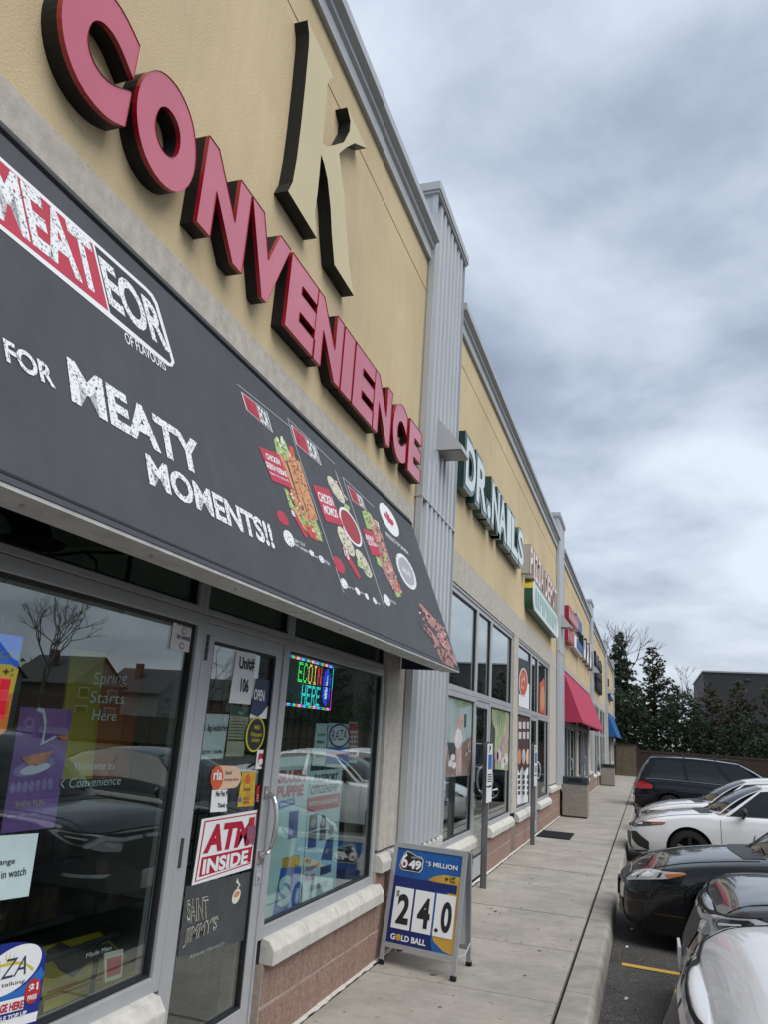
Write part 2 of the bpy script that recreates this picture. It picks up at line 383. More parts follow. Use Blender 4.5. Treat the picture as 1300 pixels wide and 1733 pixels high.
def corrugated(y0, y1, z0, z1, xb=0.012, xf=0.072, n=7, flange=0.09):
    prof = [(y0, xb+0.015), (y0+flange, xb+0.015)]
    p = (y1-y0-2*flange)/n
    for i in range(n):
        a = y0+flange+i*p
        prof += [(a+p*0.06, xb), (a+p*0.36, xb), (a+p*0.46, xf), (a+p*0.92, xf)]
    prof += [(y1-flange, xb+0.015), (y1, xb+0.015)]
    vs = [(x, y, z0) for y, x in prof]+[(x, y, z1) for y, x in prof]; m = len(prof)
    fs = [(i, i+1, i+1+m, i+m) for i in range(m-1)]
    return vs, fs
def pilaster(y0, y1, zb):
    vs, fs = corrugated(y0, y1, zb, 6.86)
    pil = link_mesh('pilaster', vs, fs, 'clad', bld)
    MB().box(-0.28, 0.018, y0-0.001, y1+0.001, 3.0, 6.86).box(-0.28, 0.018, y0-0.001, y1+0.001, zb-0.02, 2.999).build('core', 'clad', pil)
    MB().box(-0.32, 0.105, y0-0.05, y1+0.05, 6.87, 6.965).box(-0.31, 0.092, y0-0.035, y1+0.035, 6.84, 6.869).build('cap', 'coping', pil, bevel=0.004)
    for yy in (y0-0.012, y1-0.004): MB().box(0.018, 0.075, yy, yy+0.016, zb, 6.86).build('edge_trim', 'clad', pil)
    MB().box(0.0, 0.078, y0-0.02, y1+0.02, 3.64, 3.655).build('joint_flashing', 'clad', pil)
for y in PILS[1:5]: pilaster(y, y+PW, 0.70)
pilaster(PILS[5], 52.3+0.75, 0.70)
# stucco fields, reveals, stone bands, coping per bay
for b in range(5):
    ya = PILS[b]+PW if b else -6.0
    yb = PILS[b+1]
    ya += 0.0005; yb -= 0.0005
    box('stucco_wall', 'stucco', bld, -0.29, 0.0, ya, yb, 3.541, 5.735)
    box('stucco_frieze', 'stucco', bld, -0.29, 0.0, ya, yb, 5.750, TOP+0.05)
    box('reveal', 'stucco_groove', bld, -0.28, -0.012, ya, yb, 5.735, 5.750)
    box('stone_band', 'stone', bld, -0.29, 0.006, ya, yb, 3.19, 3.538)
    y = ya
    pr = [(-0.31, TOP), (0.036, TOP), (0.036, 6.185), (0.062, 6.205), (0.062, 6.245), (0.112, 6.272), (0.112, 6.35), (-0.31, 6.375)]
    n = max(1, round((yb-ya)/3.1)); st = (yb-ya)/n
    for i in range(n): MB().prism_y(pr, ya+i*st+0.002, ya+(i+1)*st-0.002).build('coping', 'coping', bld)
    MB().box(-0.3, 0.030, ya, yb, TOP+0.01, 6.34).build('coping_backing', 'alu_dark', bld)
# bay 3 vertical stucco joint
box('reveal', 'stucco_groove', bld, 0.0005, 0.002, 23.95, 23.965, 3.55, 5.73)

# ---- base: blocks and sills
def sill(y0, y1, zb, n=None, end=True):
    n = n or max(1, round((y1-y0)/0.42)); st = (y1-y0)/n
    for i in range(n):
        a, b = y0+i*st+0.002, y0+(i+1)*st-0.002
        j = random.uniform(-0.003, 0.003)
        pr = [(-0.07, zb), (0.05+j, zb), (0.053+j, zb+0.07), (0.018+j, zb+0.118), (-0.07, zb+0.132)]
        MB().prism_y(pr, a, b).build('sill_stone', 'sill_stone', bld, bevel=0.006)
blk_me = {}
def blocks(y0, y1, zt, detail=True):
    box('base_wall', 'mortar', bld, -0.24, -0.006, y0, y1, -0.12, zt)
    if not detail:
        box('block_face', 'block', bld, -0.2, 0.002, y0, y1, 0.0, zt-0.002); return
    nc = round(zt/0.2); ch = zt/nc
    for c in range(nc):
        y = y0 - (0.2 if c % 2 else 0.0)
        while y < y1-0.02:
            a, b = max(y, y0), min(y+0.4, y1)
            if b-a > 0.03:
                key = (round(b-a, 2), round(ch, 3))
                if key not in blk_me:
                    d = (b-a)/2-0.005; h = ch/2-0.005
                    me = bpy.data.meshes.new('block'); mb = MB().box(-0.06, 0.06, -d, d, -h, h); me.from_pydata([tuple(v) for v in mb.v], [], mb.f); me.materials.append(MATS['block']); blk_me[key] = me
                o = bpy.data.objects.new('block', blk_me[key]); COL.objects.link(o); o.parent = bld
                o.location = Vector((-0.06+random.uniform(-0.002, 0.002), (a+b)/2, (c+0.5)*ch+0.002))-WL[bld]
                bv = o.modifiers.new('bevel', 'BEVEL'); bv.width = 0.006; bv.segments = 1
            y += 0.4
# sealant strip at the foot of the wall
def sealant(y0, y1):
    vs = []; n = int((y1-y0)/0.05)
    for i in range(n+1):
        y = y0+(y1-y0)*i/n; w = 0.026+random.uniform(-0.009, 0.009)
        vs += [(-0.005, y, 0.014), (w, y, 0.006)]
    fs = [(2*i, 2*i+1, 2*i+3, 2*i+2) for i in range(n)]
    link_mesh('sealant', vs, fs, 'sill_stone', bld)
sealant(-3, 52)
# ---- glazing
GX0, GX1 = -0.056, -0.050
def pane(par, y0, y1, z0, z1, m='glass'): return box('pane', m, par, GX0, GX1, y0-0.004, y1+0.004, z0-0.004, z1+0.004)
def bars(name, lst, m='alu', parent=None, x0=-0.11, x1=-0.02):
    mb = MB()
    for a in lst: mb.box(x0, x1, *a)
    return mb.build(name, m, parent or bld, bevel=0.003)
def window(y0, y1, z0, z1, fw=0.055, fb=0.06, gm='glass', extra=()):
    """one glazed opening: frame bars round a pane, dark gasket inside"""
    lst = [(y0, y0+fw, z0, z1), (y1-fw, y1, z0, z1), (y0+fw, y1-fw, z0, z0+fb), (y0+fw, y1-fw, z1-fw, z1)]+list(extra)
    fr = bars('window_frame', lst)
    g = 0.012; a, b, c, d = y0+fw, y1-fw, z0+fb, z1-fw
    mb = MB()
    for q in ((a, a+g, c, d), (b-g, b, c, d), (a+g, b-g, c, c+g), (a+g, b-g, d-g, d)): mb.box(-0.075, -0.036, *q)
    mb.build('gasket', 'gasket', fr)
    pane(fr, a+g, b-g, c+g, d-g, gm)
    return fr
def door(y0, y1, hinge=-1, zt=2.035, gm='glass'):
    s = 0.075
    dr = bars('door', [(y0, y0+s, 0.02, zt), (y1-s, y1, 0.02, zt), (y0+s, y1-s, 0.02, 0.24), (y0+s, y1-s, zt-0.075, zt)], x0=-0.10, x1=-0.03)
    g = 0.012; a, b, c, d = y0+s, y1-s, 0.24, zt-0.075
    mb = MB()
    for q in ((a, a+g, c, d), (b-g, b, c, d), (a+g, b-g, c, c+g), (a+g, b-g, d-g, d)): mb.box(-0.075, -0.036, *q)
    mb.build('gasket', 'gasket', dr)
    pane(dr, a+g, b-g, c+g, d-g, gm)
    hy = y0-0.008 if hinge < 0 else y1+0.008
    for z in (0.98, 1.86, 0.2):
        h = MB()
        for q in range(4): h.tube([(-0.018, hy, z+q*0.03), (-0.018, hy, z+q*0.03+0.028)], 0.009, 8)
        h.build('hinge', 'alu_dark', dr)
    ky = y1-s*0.5 if hinge < 0 else y0+s*0.5
    h = MB(); pts = []
    for t in range(13):
        q = t/12; zz_ = 0.93+0.32*q
        pts.append((-0.03+0.075*min(1, math.sin(PI*q)**0.35 if 0 < q < 1 else 0), ky, zz_))
    h.tube(pts, 0.013, 10)
    h.box(-0.032, -0.018, ky-0.03, ky+0.03, 0.90, 0.96).box(-0.032, -0.018, ky-0.03, ky+0.03, 1.22, 1.28)
    h.build('handle', 'alu_handle', dr, smooth=False)
    MB().box(-0.031, -0.024, ky-0.032, ky+0.032, 0.80, 0.87).tube([(-0.025, ky, 0.835), (-0.014, ky, 0.835)], 0.014, 12).build('lock', 'alu', dr)
    return dr
mat('alu_handle', (0.6, 0.61, 0.62), 0.3, 0.9)
# bay 1 --------------------------------------------------------------
Zs, Zm0, Zm1, Zh = 0.52, 2.035, 2.095, 3.185
blocks(-1.0, 3.06, 0.40); sill(-1.0, 3.06, 0.40)
blocks(4.03, 5.79, 0.40); sill(4.03, 5.86, 0.40, 4)
blocks(5.79, 7.62, 0.60); sill(5.79, 6.27, 0.60, 1); sill(6.27, 7.62, 0.60, 3)
box('stone_pier', 'stone', bld, -0.28, 0.004, 5.79, 6.245, 0.75, 3.188)
box('stone_pier', 'stone', bld, -0.28, 0.004, 7.505, 7.60, 0.75, 3.188)
box('under_sill', 'alu_dark', bld, -0.20, -0.03, -1.0, 3.06, 0.40, 0.525)
box('under_sill', 'alu_dark', bld, -0.20, -0.03, 4.03, 5.78, 0.40, 0.525)
window(-0.70, 3.095, Zs, 2.066, fw=0.055); window(-4.2, -0.705, Zs, 2.066, fw=0.055)
door(3.135, 3.955)
bars('door_frame', [(3.098, 3.133, 0.0, 2.066), (3.957, 3.972, 0.0, 2.066), (3.133, 3.957, 2.037, 2.066)])
window(3.974, 5.785, Zs, 2.066, fw=0.055)
# transom lights above
for a, b in ((-0.70, 3.06), (3.065, 4.02), (4.025, 5.785)): window(a, b, 2.068, Zh, fw=0.04, fb=0.03, gm='glass_dark')
# bay 2 and the rest of the fronts ------------------------------------
def unit(y, detail=True, gm='glass_coated', two=True):
    """4.4 m shop front: window, door, window under three transoms; y = left edge"""
    blocks(y, y+1.67, 0.40, detail); sill(y, y+1.70, 0.40, 4 if detail else 2)
    blocks(y+2.66, y+4.42, 0.40, detail); sill(y+2.63, y+4.42, 0.40, 4 if detail else 2)
    for a, b in ((y, y+1.67), (y+2.66, y+4.40)): box('under_sill', 'alu_dark', bld, -0.20, -0.03, a, b, 0.40, 0.525)
    window(y, y+1.70, Zs, 2.06, gm=gm); window(y+2.64, y+4.40, Zs, 2.06, gm=gm)
    bars('door_frame', [(y+1.702, y+1.745, 0, 2.06), (y+2.595, y+2.638, 0, 2.06), (y+1.745, y+2.595, 2.037, 2.06)])
    door(y+1.747, y+2.593, gm=gm)
    for a, b in ((y, y+1.70), (y+1.705, y+2.635), (y+2.64, y+4.40)): window(a, b, 2.064, Zh-0.03, fw=0.05, gm=gm)
    bars('head_trim', [(y, y+4.40, Zh-0.03, Zh)], 'alu', x1=-0.005)
unit(7.61); unit(12.46)
box('stone_pier', 'stone', bld, -0.28, 0.004, 12.015, 12.455, 0.56, 3.188)
box('stone_pier', 'stone', bld, -0.28, 0.004, 16.865, 18.09, 0.76, 3.188); blocks(16.88, 18.09, 0.60); sill(16.88, 19.40, 0.60, 4); blocks(18.09, 19.40, 0.60)
for y in (19.42, 24.4, 31.3, 36.3, 43.2): unit(y, False, 'glass_coated')
for a, b in ((23.83, 24.39), (28.81, 29.93), (35.71, 36.29), (40.71, 41.78), (47.61, 52.28)):
    box('stone_pier', 'stone', bld, -0.28, 0.004, a, b, 0.56, 3.188)
for a, b in ((28.84, 31.28), (40.74, 43.18), (47.63, 53.0)): blocks(a, b, 0.60, False); sill(a, b, 0.60, 4)
# wedge wall lights on the pilasters
mat('lamp_body', (0.50, 0.505, 0.51), 0.5, 0.1)
mat('lamp_lens', (0.30, 0.29, 0.27), 0.3, var=0.2, vs=20)
LAB = ['first pilaster, nearest, above the grey awning', 'second pilaster beside the red box sign', 'third pilaster, left of the dark letter sign', 'fourth pilaster above the blue awning']
for i, y in enumerate(PILS[1:5]):
    yc = y+0.62
    t = thing('wall_light', 'wedge-shaped grey wall light on the '+LAB[i], 'wall light', (0.06, yc, 4.2), 'wedge wall lights along the pilasters')
    w = 0.16
    MB().add([(0.05, yc-w, 4.30), (0.30, yc-w, 4.30), (0.05, yc-w, 4.60), (0.05, yc+w, 4.30), (0.30, yc+w, 4.30), (0.05, yc+w, 4.60)], [(0, 1, 2), (5, 4, 3), (1, 4, 5, 2), (0, 2, 5, 3), (0, 3, 4, 1)]).build('hood', 'lamp_body', t)
    MB().box(0.05, 0.305, yc-w-0.004, yc+w+0.004, 4.255, 4.299).build('rim', 'lamp_body', t)
    MB().box(0.08, 0.285, yc-w+0.02, yc+w-0.02, 4.245, 4.254).build('lens', 'lamp_lens', t)
# ================================================================== signs on the fascia
SG = wallp(0.0)
D1 = 0.085
SF = wallp(D1)
sign = thing('channel_letter_sign', 'large red channel letters with black sides on tan stucco, nearest sign', 'sign', (0, 3.6, 3.65))
cA = Z(50, 0, 3.25); cB = Z(390, 280, 3.15)
# letter, bold, BL, BR, TL as (y,z) on the face plane, taken from the photo
zl0, zl1 = [sum(q)/4 for q in ((SF.px(cB(285, 850))[1], SF.px(cB(432, 1025))[1], SF.px(cB(640, 1255))[1], SF.px(cB(752, 1395))[1]), (SF.px(cB(325, 458))[1], SF.px(cB(472, 665))[1], SF.px(cB(680, 955))[1], SF.px(cB(785, 1095))[1]))]
def yy(p): return SF.px(p)[0]
ext = [('C', yy(cA(148, 120)), yy(cA(592, 330))), ('O', yy(cA(575, 600)), yy(cA(928, 780))), ('N', yy(cA(915, 1210)), yy(cA(1165, 1490))), ('V', yy(cB(116, 160)), yy(cB(320, 437))),
       ('E', yy(cB(285, 850)), yy(cB(440, 1000))), ('N', yy(cB(432, 1025)), yy(cB(578, 1180))), ('I', yy(cB(582, 1195)), yy(cB(645, 1255))), ('E', yy(cB(640, 1255)), yy(cB(755, 1390))),
       ('N', yy(cB(752, 1395)), yy(cB(848, 1500))), ('C', yy(cB(866, 1400)), yy(cB(945, 1400))), ('E', yy(cB(945, 1605)), yy(cB(1012, 1683)))]
for ch, a, b in ext:
    vs, fs = glyph(ch, 0.08 if ch in 'CO' else 0.058)
    o = 0.012 if ch in 'CO' else 0.0
    if ch == 'C': b -= 0.0
    pts = [(a+(b-a)*x, zl0-o+(zl1-zl0+2*o)*z) for x, z in vs]
    channel_letter(sign, pts, fs, SG, D1, 'letter_face', 'letter_trim', 'letter_side')
# tall K, traced on the wall
kc = Z(450, 20, 3.465); KP = wallp(0.09); K0 = wallp(0.0)
ks = thing('letter_k_sign', 'tall beige letter K with black edges above the red letters', 'sign', (0, 3.9, 4.45))
kpx = [(252, 130), (243, 48), (395, 385), (370, 395), (358, 430), (345, 600), (330, 768), (350, 788), (400, 782), (455, 765), (490, 700), (495, 640), (476, 560), (590, 800), (520, 770), (470, 795), (428, 830),
       (455, 1050), (470, 1250), (485, 1480), (515, 1665), (400, 1482), (385, 1300), (378, 1150), (360, 980), (340, 890), (322, 835), (312, 950), (300, 1070), (285, 1180), (297, 1328), (128, 1050), (155, 1000), (180, 860), (205, 660), (230, 420), (250, 200)]
kp = [KP.px(kc(*p)) for p in kpx]
if sum(kp[i][0]*kp[(i+1) % len(kp)][1]-kp[(i+1) % len(kp)][0]*kp[i][1] for i in range(len(kp))) < 0: kp.reverse()
channel_letter(ks, kp, [tuple(range(len(kp)))], K0, 0.09, 'tan_face', None, 'black_metal', name='letter')
# bay 2: green nail salon letters
mat('mint', (0.55, 0.66, 0.66), 0.35, coat=0.2); mat('dark_green', (0.010, 0.045, 0.045), 0.35, coat=0.3, var=0.1, vs=8)
dr = thing('green_letter_sign', 'pale mint letters on dark green backs on the second bay', 'sign', (0, 9.9, 4.2))
DD = 0.11
for ch, a, b, z0, z1 in (('D', 7.74, 8.27, 4.25, 4.80), ('R', 8.33, 8.96, 4.25, 4.80), ('.', 9.0, 9.22, 4.25, 4.42), ('N', 9.30, 9.86, 4.25, 4.80), ('A', 9.82, 10.42, 4.25, 4.80), ('I', 10.47, 10.84, 4.26, 4.80), ('L', 10.88, 11.50, 4.26, 4.80), ('S', 11.52, 12.08, 4.26, 4.80)):
    vs, fs = glyph(ch, 0.03); big, bf = glyph(ch, 0.10)
    if ch in '.I': big, bf = [(0, 0), (1, 0), (1, 1), (0, 1)], [(0, 1, 2, 3)]
    m = 0.055
    back = channel_letter(dr, [(a-m+(b-a+2*m)*x, z0-m+(z1-z0+2*m)*z) for x, z in big], bf, SG, DD, 'dark_green', None, 'dark_green', name='letter_back')
    fl = wallp(DD)
    link_mesh('letter_face', [fl.pt(a+(b-a)*x, z0+(z1-z0)*z, 0.006) for x, z in vs], fs, 'mint', back)
# pizza letters and the lozenge box below
mat('pale_pink', (0.72, 0.60, 0.58), 0.4); mat('warm_grey', (0.42, 0.41, 0.39), 0.6); mat('pizza_edge', (0.30, 0.20, 0.18), 0.5)
pz = thing('pizza_letter_sign', 'pale pink letters with grey sides above the green lozenge box', 'sign', (0, 14.6, 4.3))
x = 12.62
for ch in 'PIZZA DEPOT':
    w = 0.2 if ch == 'I' else (0.22 if ch == ' ' else 0.40)
    if ch != ' ':
        vs, fs = glyph(ch, 0.04)
        z0 = 4.30
        channel_letter(pz, [(x+w*0.96*a, z0+0.50*b) for a, b in vs], fs, SG, 0.15, 'pale_pink', 'pizza_edge', 'warm_grey', trim=0.012)
    x += w+0.015
mat('loz_green', (0.012, 0.07, 0.04), 0.4, col2=(0.015, 0.10, 0.055), vs=4); mat('loz_yellow', (0.55, 0.45, 0.05), 0.45); mat('loz_face', (0.55, 0.66, 0.64), 0.35); mat('loz_text', (0.30, 0.47, 0.42), 0.4)
lz = thing('lozenge_box_sign', 'long green and white lozenge box sign under the pizza letters', 'sign', (0, 15, 3.8))
pts = []
for cx_, cz_, a0 in ((16.85, 3.97, -90), (16.85, 4.07, 0), (13.2, 4.07, 90), (13.2, 3.97, 180)):
    for q in range(7): t = math.radians(a0+q*15); pts.append((cx_+0.2*math.cos(t), cz_+0.2*math.sin(t)))
n = len(pts); vsb = [SG.pt(a, b, 0) for a, b in pts]+[SG.pt(a, b, 0.15) for a, b in pts]
gy = [tuple((i, (i+1) % n, (i+1) % n+n, i+n)) for i in range(n)]
lo_ = [f for i, f in enumerate(gy) if (pts[i][1]+pts[(i+1) % n][1])/2 <= 4.10]; hi_ = [f for i, f in enumerate(gy) if (pts[i][1]+pts[(i+1) % n][1])/2 > 4.10]
link_mesh('lower_side', vsb, lo_, 'loz_green', lz); link_mesh('upper_side', vsb, hi_, 'loz_yellow', lz)
link_mesh('face', [SG.pt(a, b, 0.15) for a, b in pts], [tuple(range(n))], 'loz_face', lz)
mb = MB()
for i in range(n): a, b = pts[i], pts[(i+1) % n]; mb.tube([SG.pt(*a, 0.152), SG.pt(*b, 0.152)], 0.009, 6, caps=False)
mb.build('rim', 'print_white', lz)
for i in range(11):          # raised strokes too worn to read
    a = 13.32+i*0.325
    MB().box(0.152, 0.156, a, a+0.05, 3.86, 4.18).box(0.152, 0.156, a+0.09, a+0.2, random.choice((3.86, 4.02)), 4.18).build('stroke', 'loz_text', lz)
# bay 3: red boxes, blue letters, tall letters
mat('sign_red', (0.33, 0.02, 0.045), 0.45, var=0.1); mat('sign_blue', (0.02, 0.10, 0.30), 0.45); mat('sign_navy', (0.012, 0.025, 0.07), 0.4); mat('sign_black', (0.012, 0.012, 0.015), 0.4); mat('sign_pinkwhite', (0.72, 0.5, 0.55), 0.5)
rs = thing('red_box_letters', 'red letter blocks in two rows on the third bay', 'sign', (0, 20.5, 4.1))
y = 19.5
for i in range(7):
    z0 = 4.6+0.012*i
    MB().box(0.0, 0.17, y, y+0.36, z0, z0+0.34+0.03*(i % 2)).build('letter_block', 'sign_red', rs)
    MB().box(0.171, 0.178, y+0.06, y+0.12, z0+0.05, z0+0.3).box(0.171, 0.178, y+0.2, y+0.28, z0+0.05, z0+0.2).build('letter_face', 'sign_pinkwhite', rs); y += 0.42
y = 19.5
for i in range(5):
    MB().box(0.0, 0.15, y, y+0.32, 4.06+0.02*i, 4.36+0.02*i).build('letter_block', 'sign_red', rs)
    MB().box(0.151, 0.157, y+0.1, y+0.15, 4.12+0.02*i, 4.3+0.02*i).build('letter_face', 'sign_pinkwhite', rs); y += 0.38
bs = thing('blue_letter_sign', 'blue letter blocks above and beside a white panel on the third bay', 'sign', (0, 23.2, 4.2))
y = 22.5
for i in range(5): MB().box(0.0, 0.12, y, y+0.38, 4.85+0.03*(i % 2), 5.22-0.02*(i % 2)).build('letter_block', 'sign_blue', bs); y += 0.42
MB().box(0.0, 0.14, 21.5, 24.3, 4.15, 4.48).build('white_panel', 'paper', bs)
for i in range(4): MB().box(0.141, 0.16, 22.2+0.55*i, 22.55+0.55*i, 4.2, 4.45).build('letter_block', 'sign_blue', bs)
wv = thing('tall_letter_sign', 'tall black and white curved letters ending the third bay', 'sign', (0, 26, 4.3))
for i, (mm, h) in enumerate((('sign_navy', .62), ('print_white', .55), ('sign_black', .70), ('print_white', .60), ('sign_black', .72), ('print_white', .78), ('sign_navy', .6))):
    y0 = 24.6+0.72*i; pts = [(y0, 4.25), (y0+0.34, 4.2), (y0+0.5, 4.5), (y0+0.42, 4.3+h), (y0+0.1, 4.28+h), (y0+0.16, 4.55)]
    MB().sheet(SG, pts, 0.14, 0.14).build('letter', mm, wv)
dk = thing('black_script_sign', 'black letters in three rows on the fourth bay', 'sign', (0, 34, 3.8))
random.seed(11)
for row, (z0, h, ya_, yb_) in enumerate(((4.75, .42, 31.6, 36.2), (4.28, .42, 31.8, 36.2), (3.82, .38, 32.6, 36.2))):
    y = ya_
    while y < yb_:
        w = random.uniform(.28, .46); MB().box(0.0, 0.13, y, y+w, z0+random.uniform(-.05, .05), z0+h*random.uniform(.75, 1.1)).box(0.0, 0.11, y+w*0.3, y+w*0.6, z0-0.08, z0).build('letter', 'sign_black', dk); y += w+0.06
ls = thing('blue_box_sign', 'small blue box sign above the blue awning', 'sign', (0, 46, 4.1))
mat('sign_sky', (0.10, 0.22, 0.50), 0.4)
MB().box(0.0, 0.16, 44.3, 48.2, 4.15, 4.55).build('case', 'sign_navy', ls); MB().box(0.161, 0.172, 44.35, 48.15, 4.18, 4.52).build('face', 'sign_sky', ls)
for i in range(6): MB().box(0.173, 0.178, 44.7+0.55*i, 45.0+0.55*i, 4.26, 4.44).build('stroke', 'print_white', ls)
MB().box(0.0, 0.1, 43.6, 44.3, 4.72, 5.1).build('letter_block', 'sign_navy', ls)

# ================================================================== awnings
AX, AZ, AT = 0.505, 2.10, 3.385
def awning(name, label, y0, y1, m, mi, me_, near):
    t = thing(name, label, 'awning', (0, (y0+y1)/2, AZ))
    n = 24; vs = []; fs = []
    for i in range(n+1):
        y = y0+(y1-y0)*i/n
        for j in range(7):
            q = j/6; sag = 0.0
            vs.append((0.012+(AX-0.012)*q-sag*0.7, y, AT+(AZ-AT)*q-sag*0.3))
    for i in range(n):
        for j in range(6): a = i*7+j; fs.append((a, a+1, a+8, a+7))
    c = link_mesh('canopy', vs, fs, m, t, smooth=True)
    for y in (y0, y1):
        MB().add([(0.012, y, AT), (AX, y, AZ), (0.012, y, AZ), (0.012, y+0.004, AT), (AX, y+0.004, AZ), (0.012, y+0.004, AZ)], [(0, 2, 1), (3, 4, 5), (0, 1, 4, 3), (1, 2, 5, 4), (2, 0, 3, 5)]).build('end_panel', me_, t)
    MB().box(AX-0.15 if near else AX-0.05, AX-0.003, y0+0.01, y1-0.006, AZ-0.012, AZ-0.001).build('hem', 'hem' if near else m, t)
    fr = MB()
    fr.tube([(AX-0.02, y0+0.02, AZ+0.02), (AX-0.02, y1-0.02, AZ+0.02)], 0.014, 6); fr.tube([(0.03, y0+0.02, AT-0.05), (0.03, y1-0.02, AT-0.05)], 0.014, 6)
    fr.tube([(0.03, y0+0.02, AZ+0.16), (0.03, y1-0.02, AZ+0.16)], 0.014, 6)
    k = max(2, int((y1-y0)/1.5))
    for i in range(k+1):
        y = y0+0.03+(y1-y0-0.06)*i/k
        fr.tube([(0.03, y, AZ+0.16), (AX-0.02, y, AZ+0.02)], 0.012, 6); fr.tube([(AX-0.02, y, AZ+0.02), (0.03, y, AT-0.12)], 0.010, 6)
    fr.build('frame', 'black_metal', t)
    return t
aw = awning('shop_awning', 'dark grey printed awning over the near shop front', -2.6, 6.10, 'awning', 'awning_in', 'awning_navy', True)
mat('red_cloth', (0.39, 0.028, 0.075), 0.75, var=0.08, vs=3); mat('blue_cloth', (0.012, 0.10, 0.29), 0.75, var=0.06, vs=3)
awning('shop_awning', 'plain red awning on the third bay', 19.35, 29.3, 'red_cloth', 'red_cloth', 'red_cloth', False)
awning('shop_awning', 'plain blue awning at the far end of the building', 43.2, 51.8, 'blue_cloth', 'blue_cloth', 'blue_cloth', False)
for i in range(12):
    y = -0.2+i*0.55
    sb = MB(); sb.tube([(AX-0.075, y, AZ-0.013), (AX-0.075, y, AZ-0.019)], 0.006, 8); sb.build('screw', 'alu_handle', aw)
AP = Plane((AX, 0, AZ), (0, 1, 0), (0.012-AX, 0, AT-AZ)); LF = 0.006
a2 = Z(0, 200, 2.6); a4 = Z(0, 500, 2.6); pk = Z(390, 640, 4.126)
def ap(nm, z, pts, m, l=LF): return POLY(aw, nm, AP, [z(*p) for p in pts], m, l*0.22, 0.0002)
def at(s, z, BL, BR, TL, m='print_white', bold=0.03, l=LF+0.004, space=1.0, shear=0.0): return TXT(aw, s, AP, z(*BL), z(*BR), z(*TL), m, bold, l*0.22, space, shear=shear)
mat('awn_print_dark', (0.03, 0.032, 0.037), 0.7)
# logo
ap('logo_border', a2, [(-260, -60), (640, 745), (668, 775), (690, 815), (765, 1075), (755, 1095), (735, 1090), (-200, 325)], 'print_white', LF)
ap('logo_red', a2, [(-258, -42), (402, 552), (474, 850), (-205, 303)], 'print_red', LF+0.0015)
ap('logo_dark', a2, [(412, 558), (640, 762), (660, 785), (678, 820), (752, 1070), (745, 1080), (482, 858)], 'awn_print_dark', LF+0.0015)
at('MEAT', a2, (-25, 425), (452, 800), (-85, 120), 'print_worn', 0.035, LF+0.004, 0.95)
at('EOR', a2, (478, 820), (748, 1042), (425, 598), 'print_worn', 0.03, LF+0.004, 0.95)
at('OF FLAVOURS', a2, (550, 988), (728, 1115), (541, 938), 'print_white', 0.01)
at('FOR', a4, (25, 292), (243, 415), (6, 185), 'print_worn', 0.03)
at('MEATY', a4, (312, 465), (895, 808), (288, 268), 'print_worn', 0.04)
at('MOMENTS!!', a4, (655, 832), (1208, 1118), (634, 692), 'print_worn', 0.035)
# three packs
mat('leaf', (0.20, 0.36, 0.08), 0.6, col2=(0.42, 0.52, 0.22), vs=60); mat('kebab', (0.42, 0.17, 0.07), 0.6, col2=(0.62, 0.32, 0.16), vs=45); mat('tomato', (0.50, 0.07, 0.04), 0.6, var=0.3, vs=40)
mat('momo', (0.58, 0.54, 0.42), 0.6, var=0.2, vs=40); mat('sauce', (0.30, 0.02, 0.03), 0.5); mat('meat', (0.22, 0.075, 0.07), 0.6, col2=(0.48, 0.27, 0.25), vs=85); mat('onion', (0.66, 0.68, 0.55), 0.6)
mat('print_grey', (0.33, 0.34, 0.36), 0.6)
def line(z, a, b, w=2.2, m='print_grey'):
    dx, dy = b[0]-a[0], b[1]-a[1]; l = math.hypot(dx, dy); nx, ny = -dy/l*w, dx/l*w
    ap('print_line', z, [(a[0]+nx, a[1]+ny), (b[0]+nx, b[1]+ny), (b[0]-nx, b[1]-ny), (a[0]-nx, a[1]-ny)], m, LF)
for a, b in (((40, 40), (425, 350)), ((395, 280), (725, 600)), ((395, 280), (440, 440)), ((440, 440), (790, 1500)), ((780, 690), (1000, 900)), ((780, 690), (1075, 1600))): line(pk, a, b)
for q, (tl, tr, br, bl) in enumerate((((70, 95), (250, 235), (292, 382), (108, 222)), ((418, 322), (592, 480), (632, 612), (455, 460)), ((812, 745), (915, 835), (945, 925), (850, 855)))):
    ap('pack_logo', pk, [tl, tr, br, bl], 'print_white', LF)
    s = lambda p, c=0.06: (p[0]+(sum(v[0] for v in (tl, tr, br, bl))/4-p[0])*c, p[1]+(sum(v[1] for v in (tl, tr, br, bl))/4-p[1])*c)
    mt = lambda p, r, f: (p[0]+(r[0]-p[0])*f, p[1]+(r[1]-p[1])*f)
    ap('pack_logo_red', pk, [s(tl), s(mt(tl, tr, .56)), s(mt(bl, br, .56)), s(bl)], 'print_red', LF+0.0015)
    ap('pack_logo_dark', pk, [s(mt(tl, tr, .58)), s(tr), s(br), s(mt(bl, br, .58))], 'awn_print_dark', LF+0.0015)
    at('EOR', pk, s(mt(bl, br, .60), .12), s(br, .12), s(mt(tl, tr, .62), .12), l=LF+0.003)
    at('MEAT', pk, s(mt(bl, br, .04), .14), s(mt(bl, br, .54), .14), s(mt(tl, tr, .04), .14), 'sauce', l=LF+0.003)
ap('salad', pk, [(300, 430), (318, 405), (345, 470), (342, 405), (372, 480), (372, 425), (400, 500), (420, 555), (380, 580), (320, 530)], 'leaf')
ap('onion', pk, [(315, 420), (325, 415), (360, 490), (350, 500)], 'onion', LF+0.0015); ap('onion', pk, [(345, 408), (356, 405), (385, 490), (374, 495)], 'onion', LF+0.0015)
ap('tomato', pk, [(400, 470), (430, 480), (450, 560), (420, 560)], 'tomato')
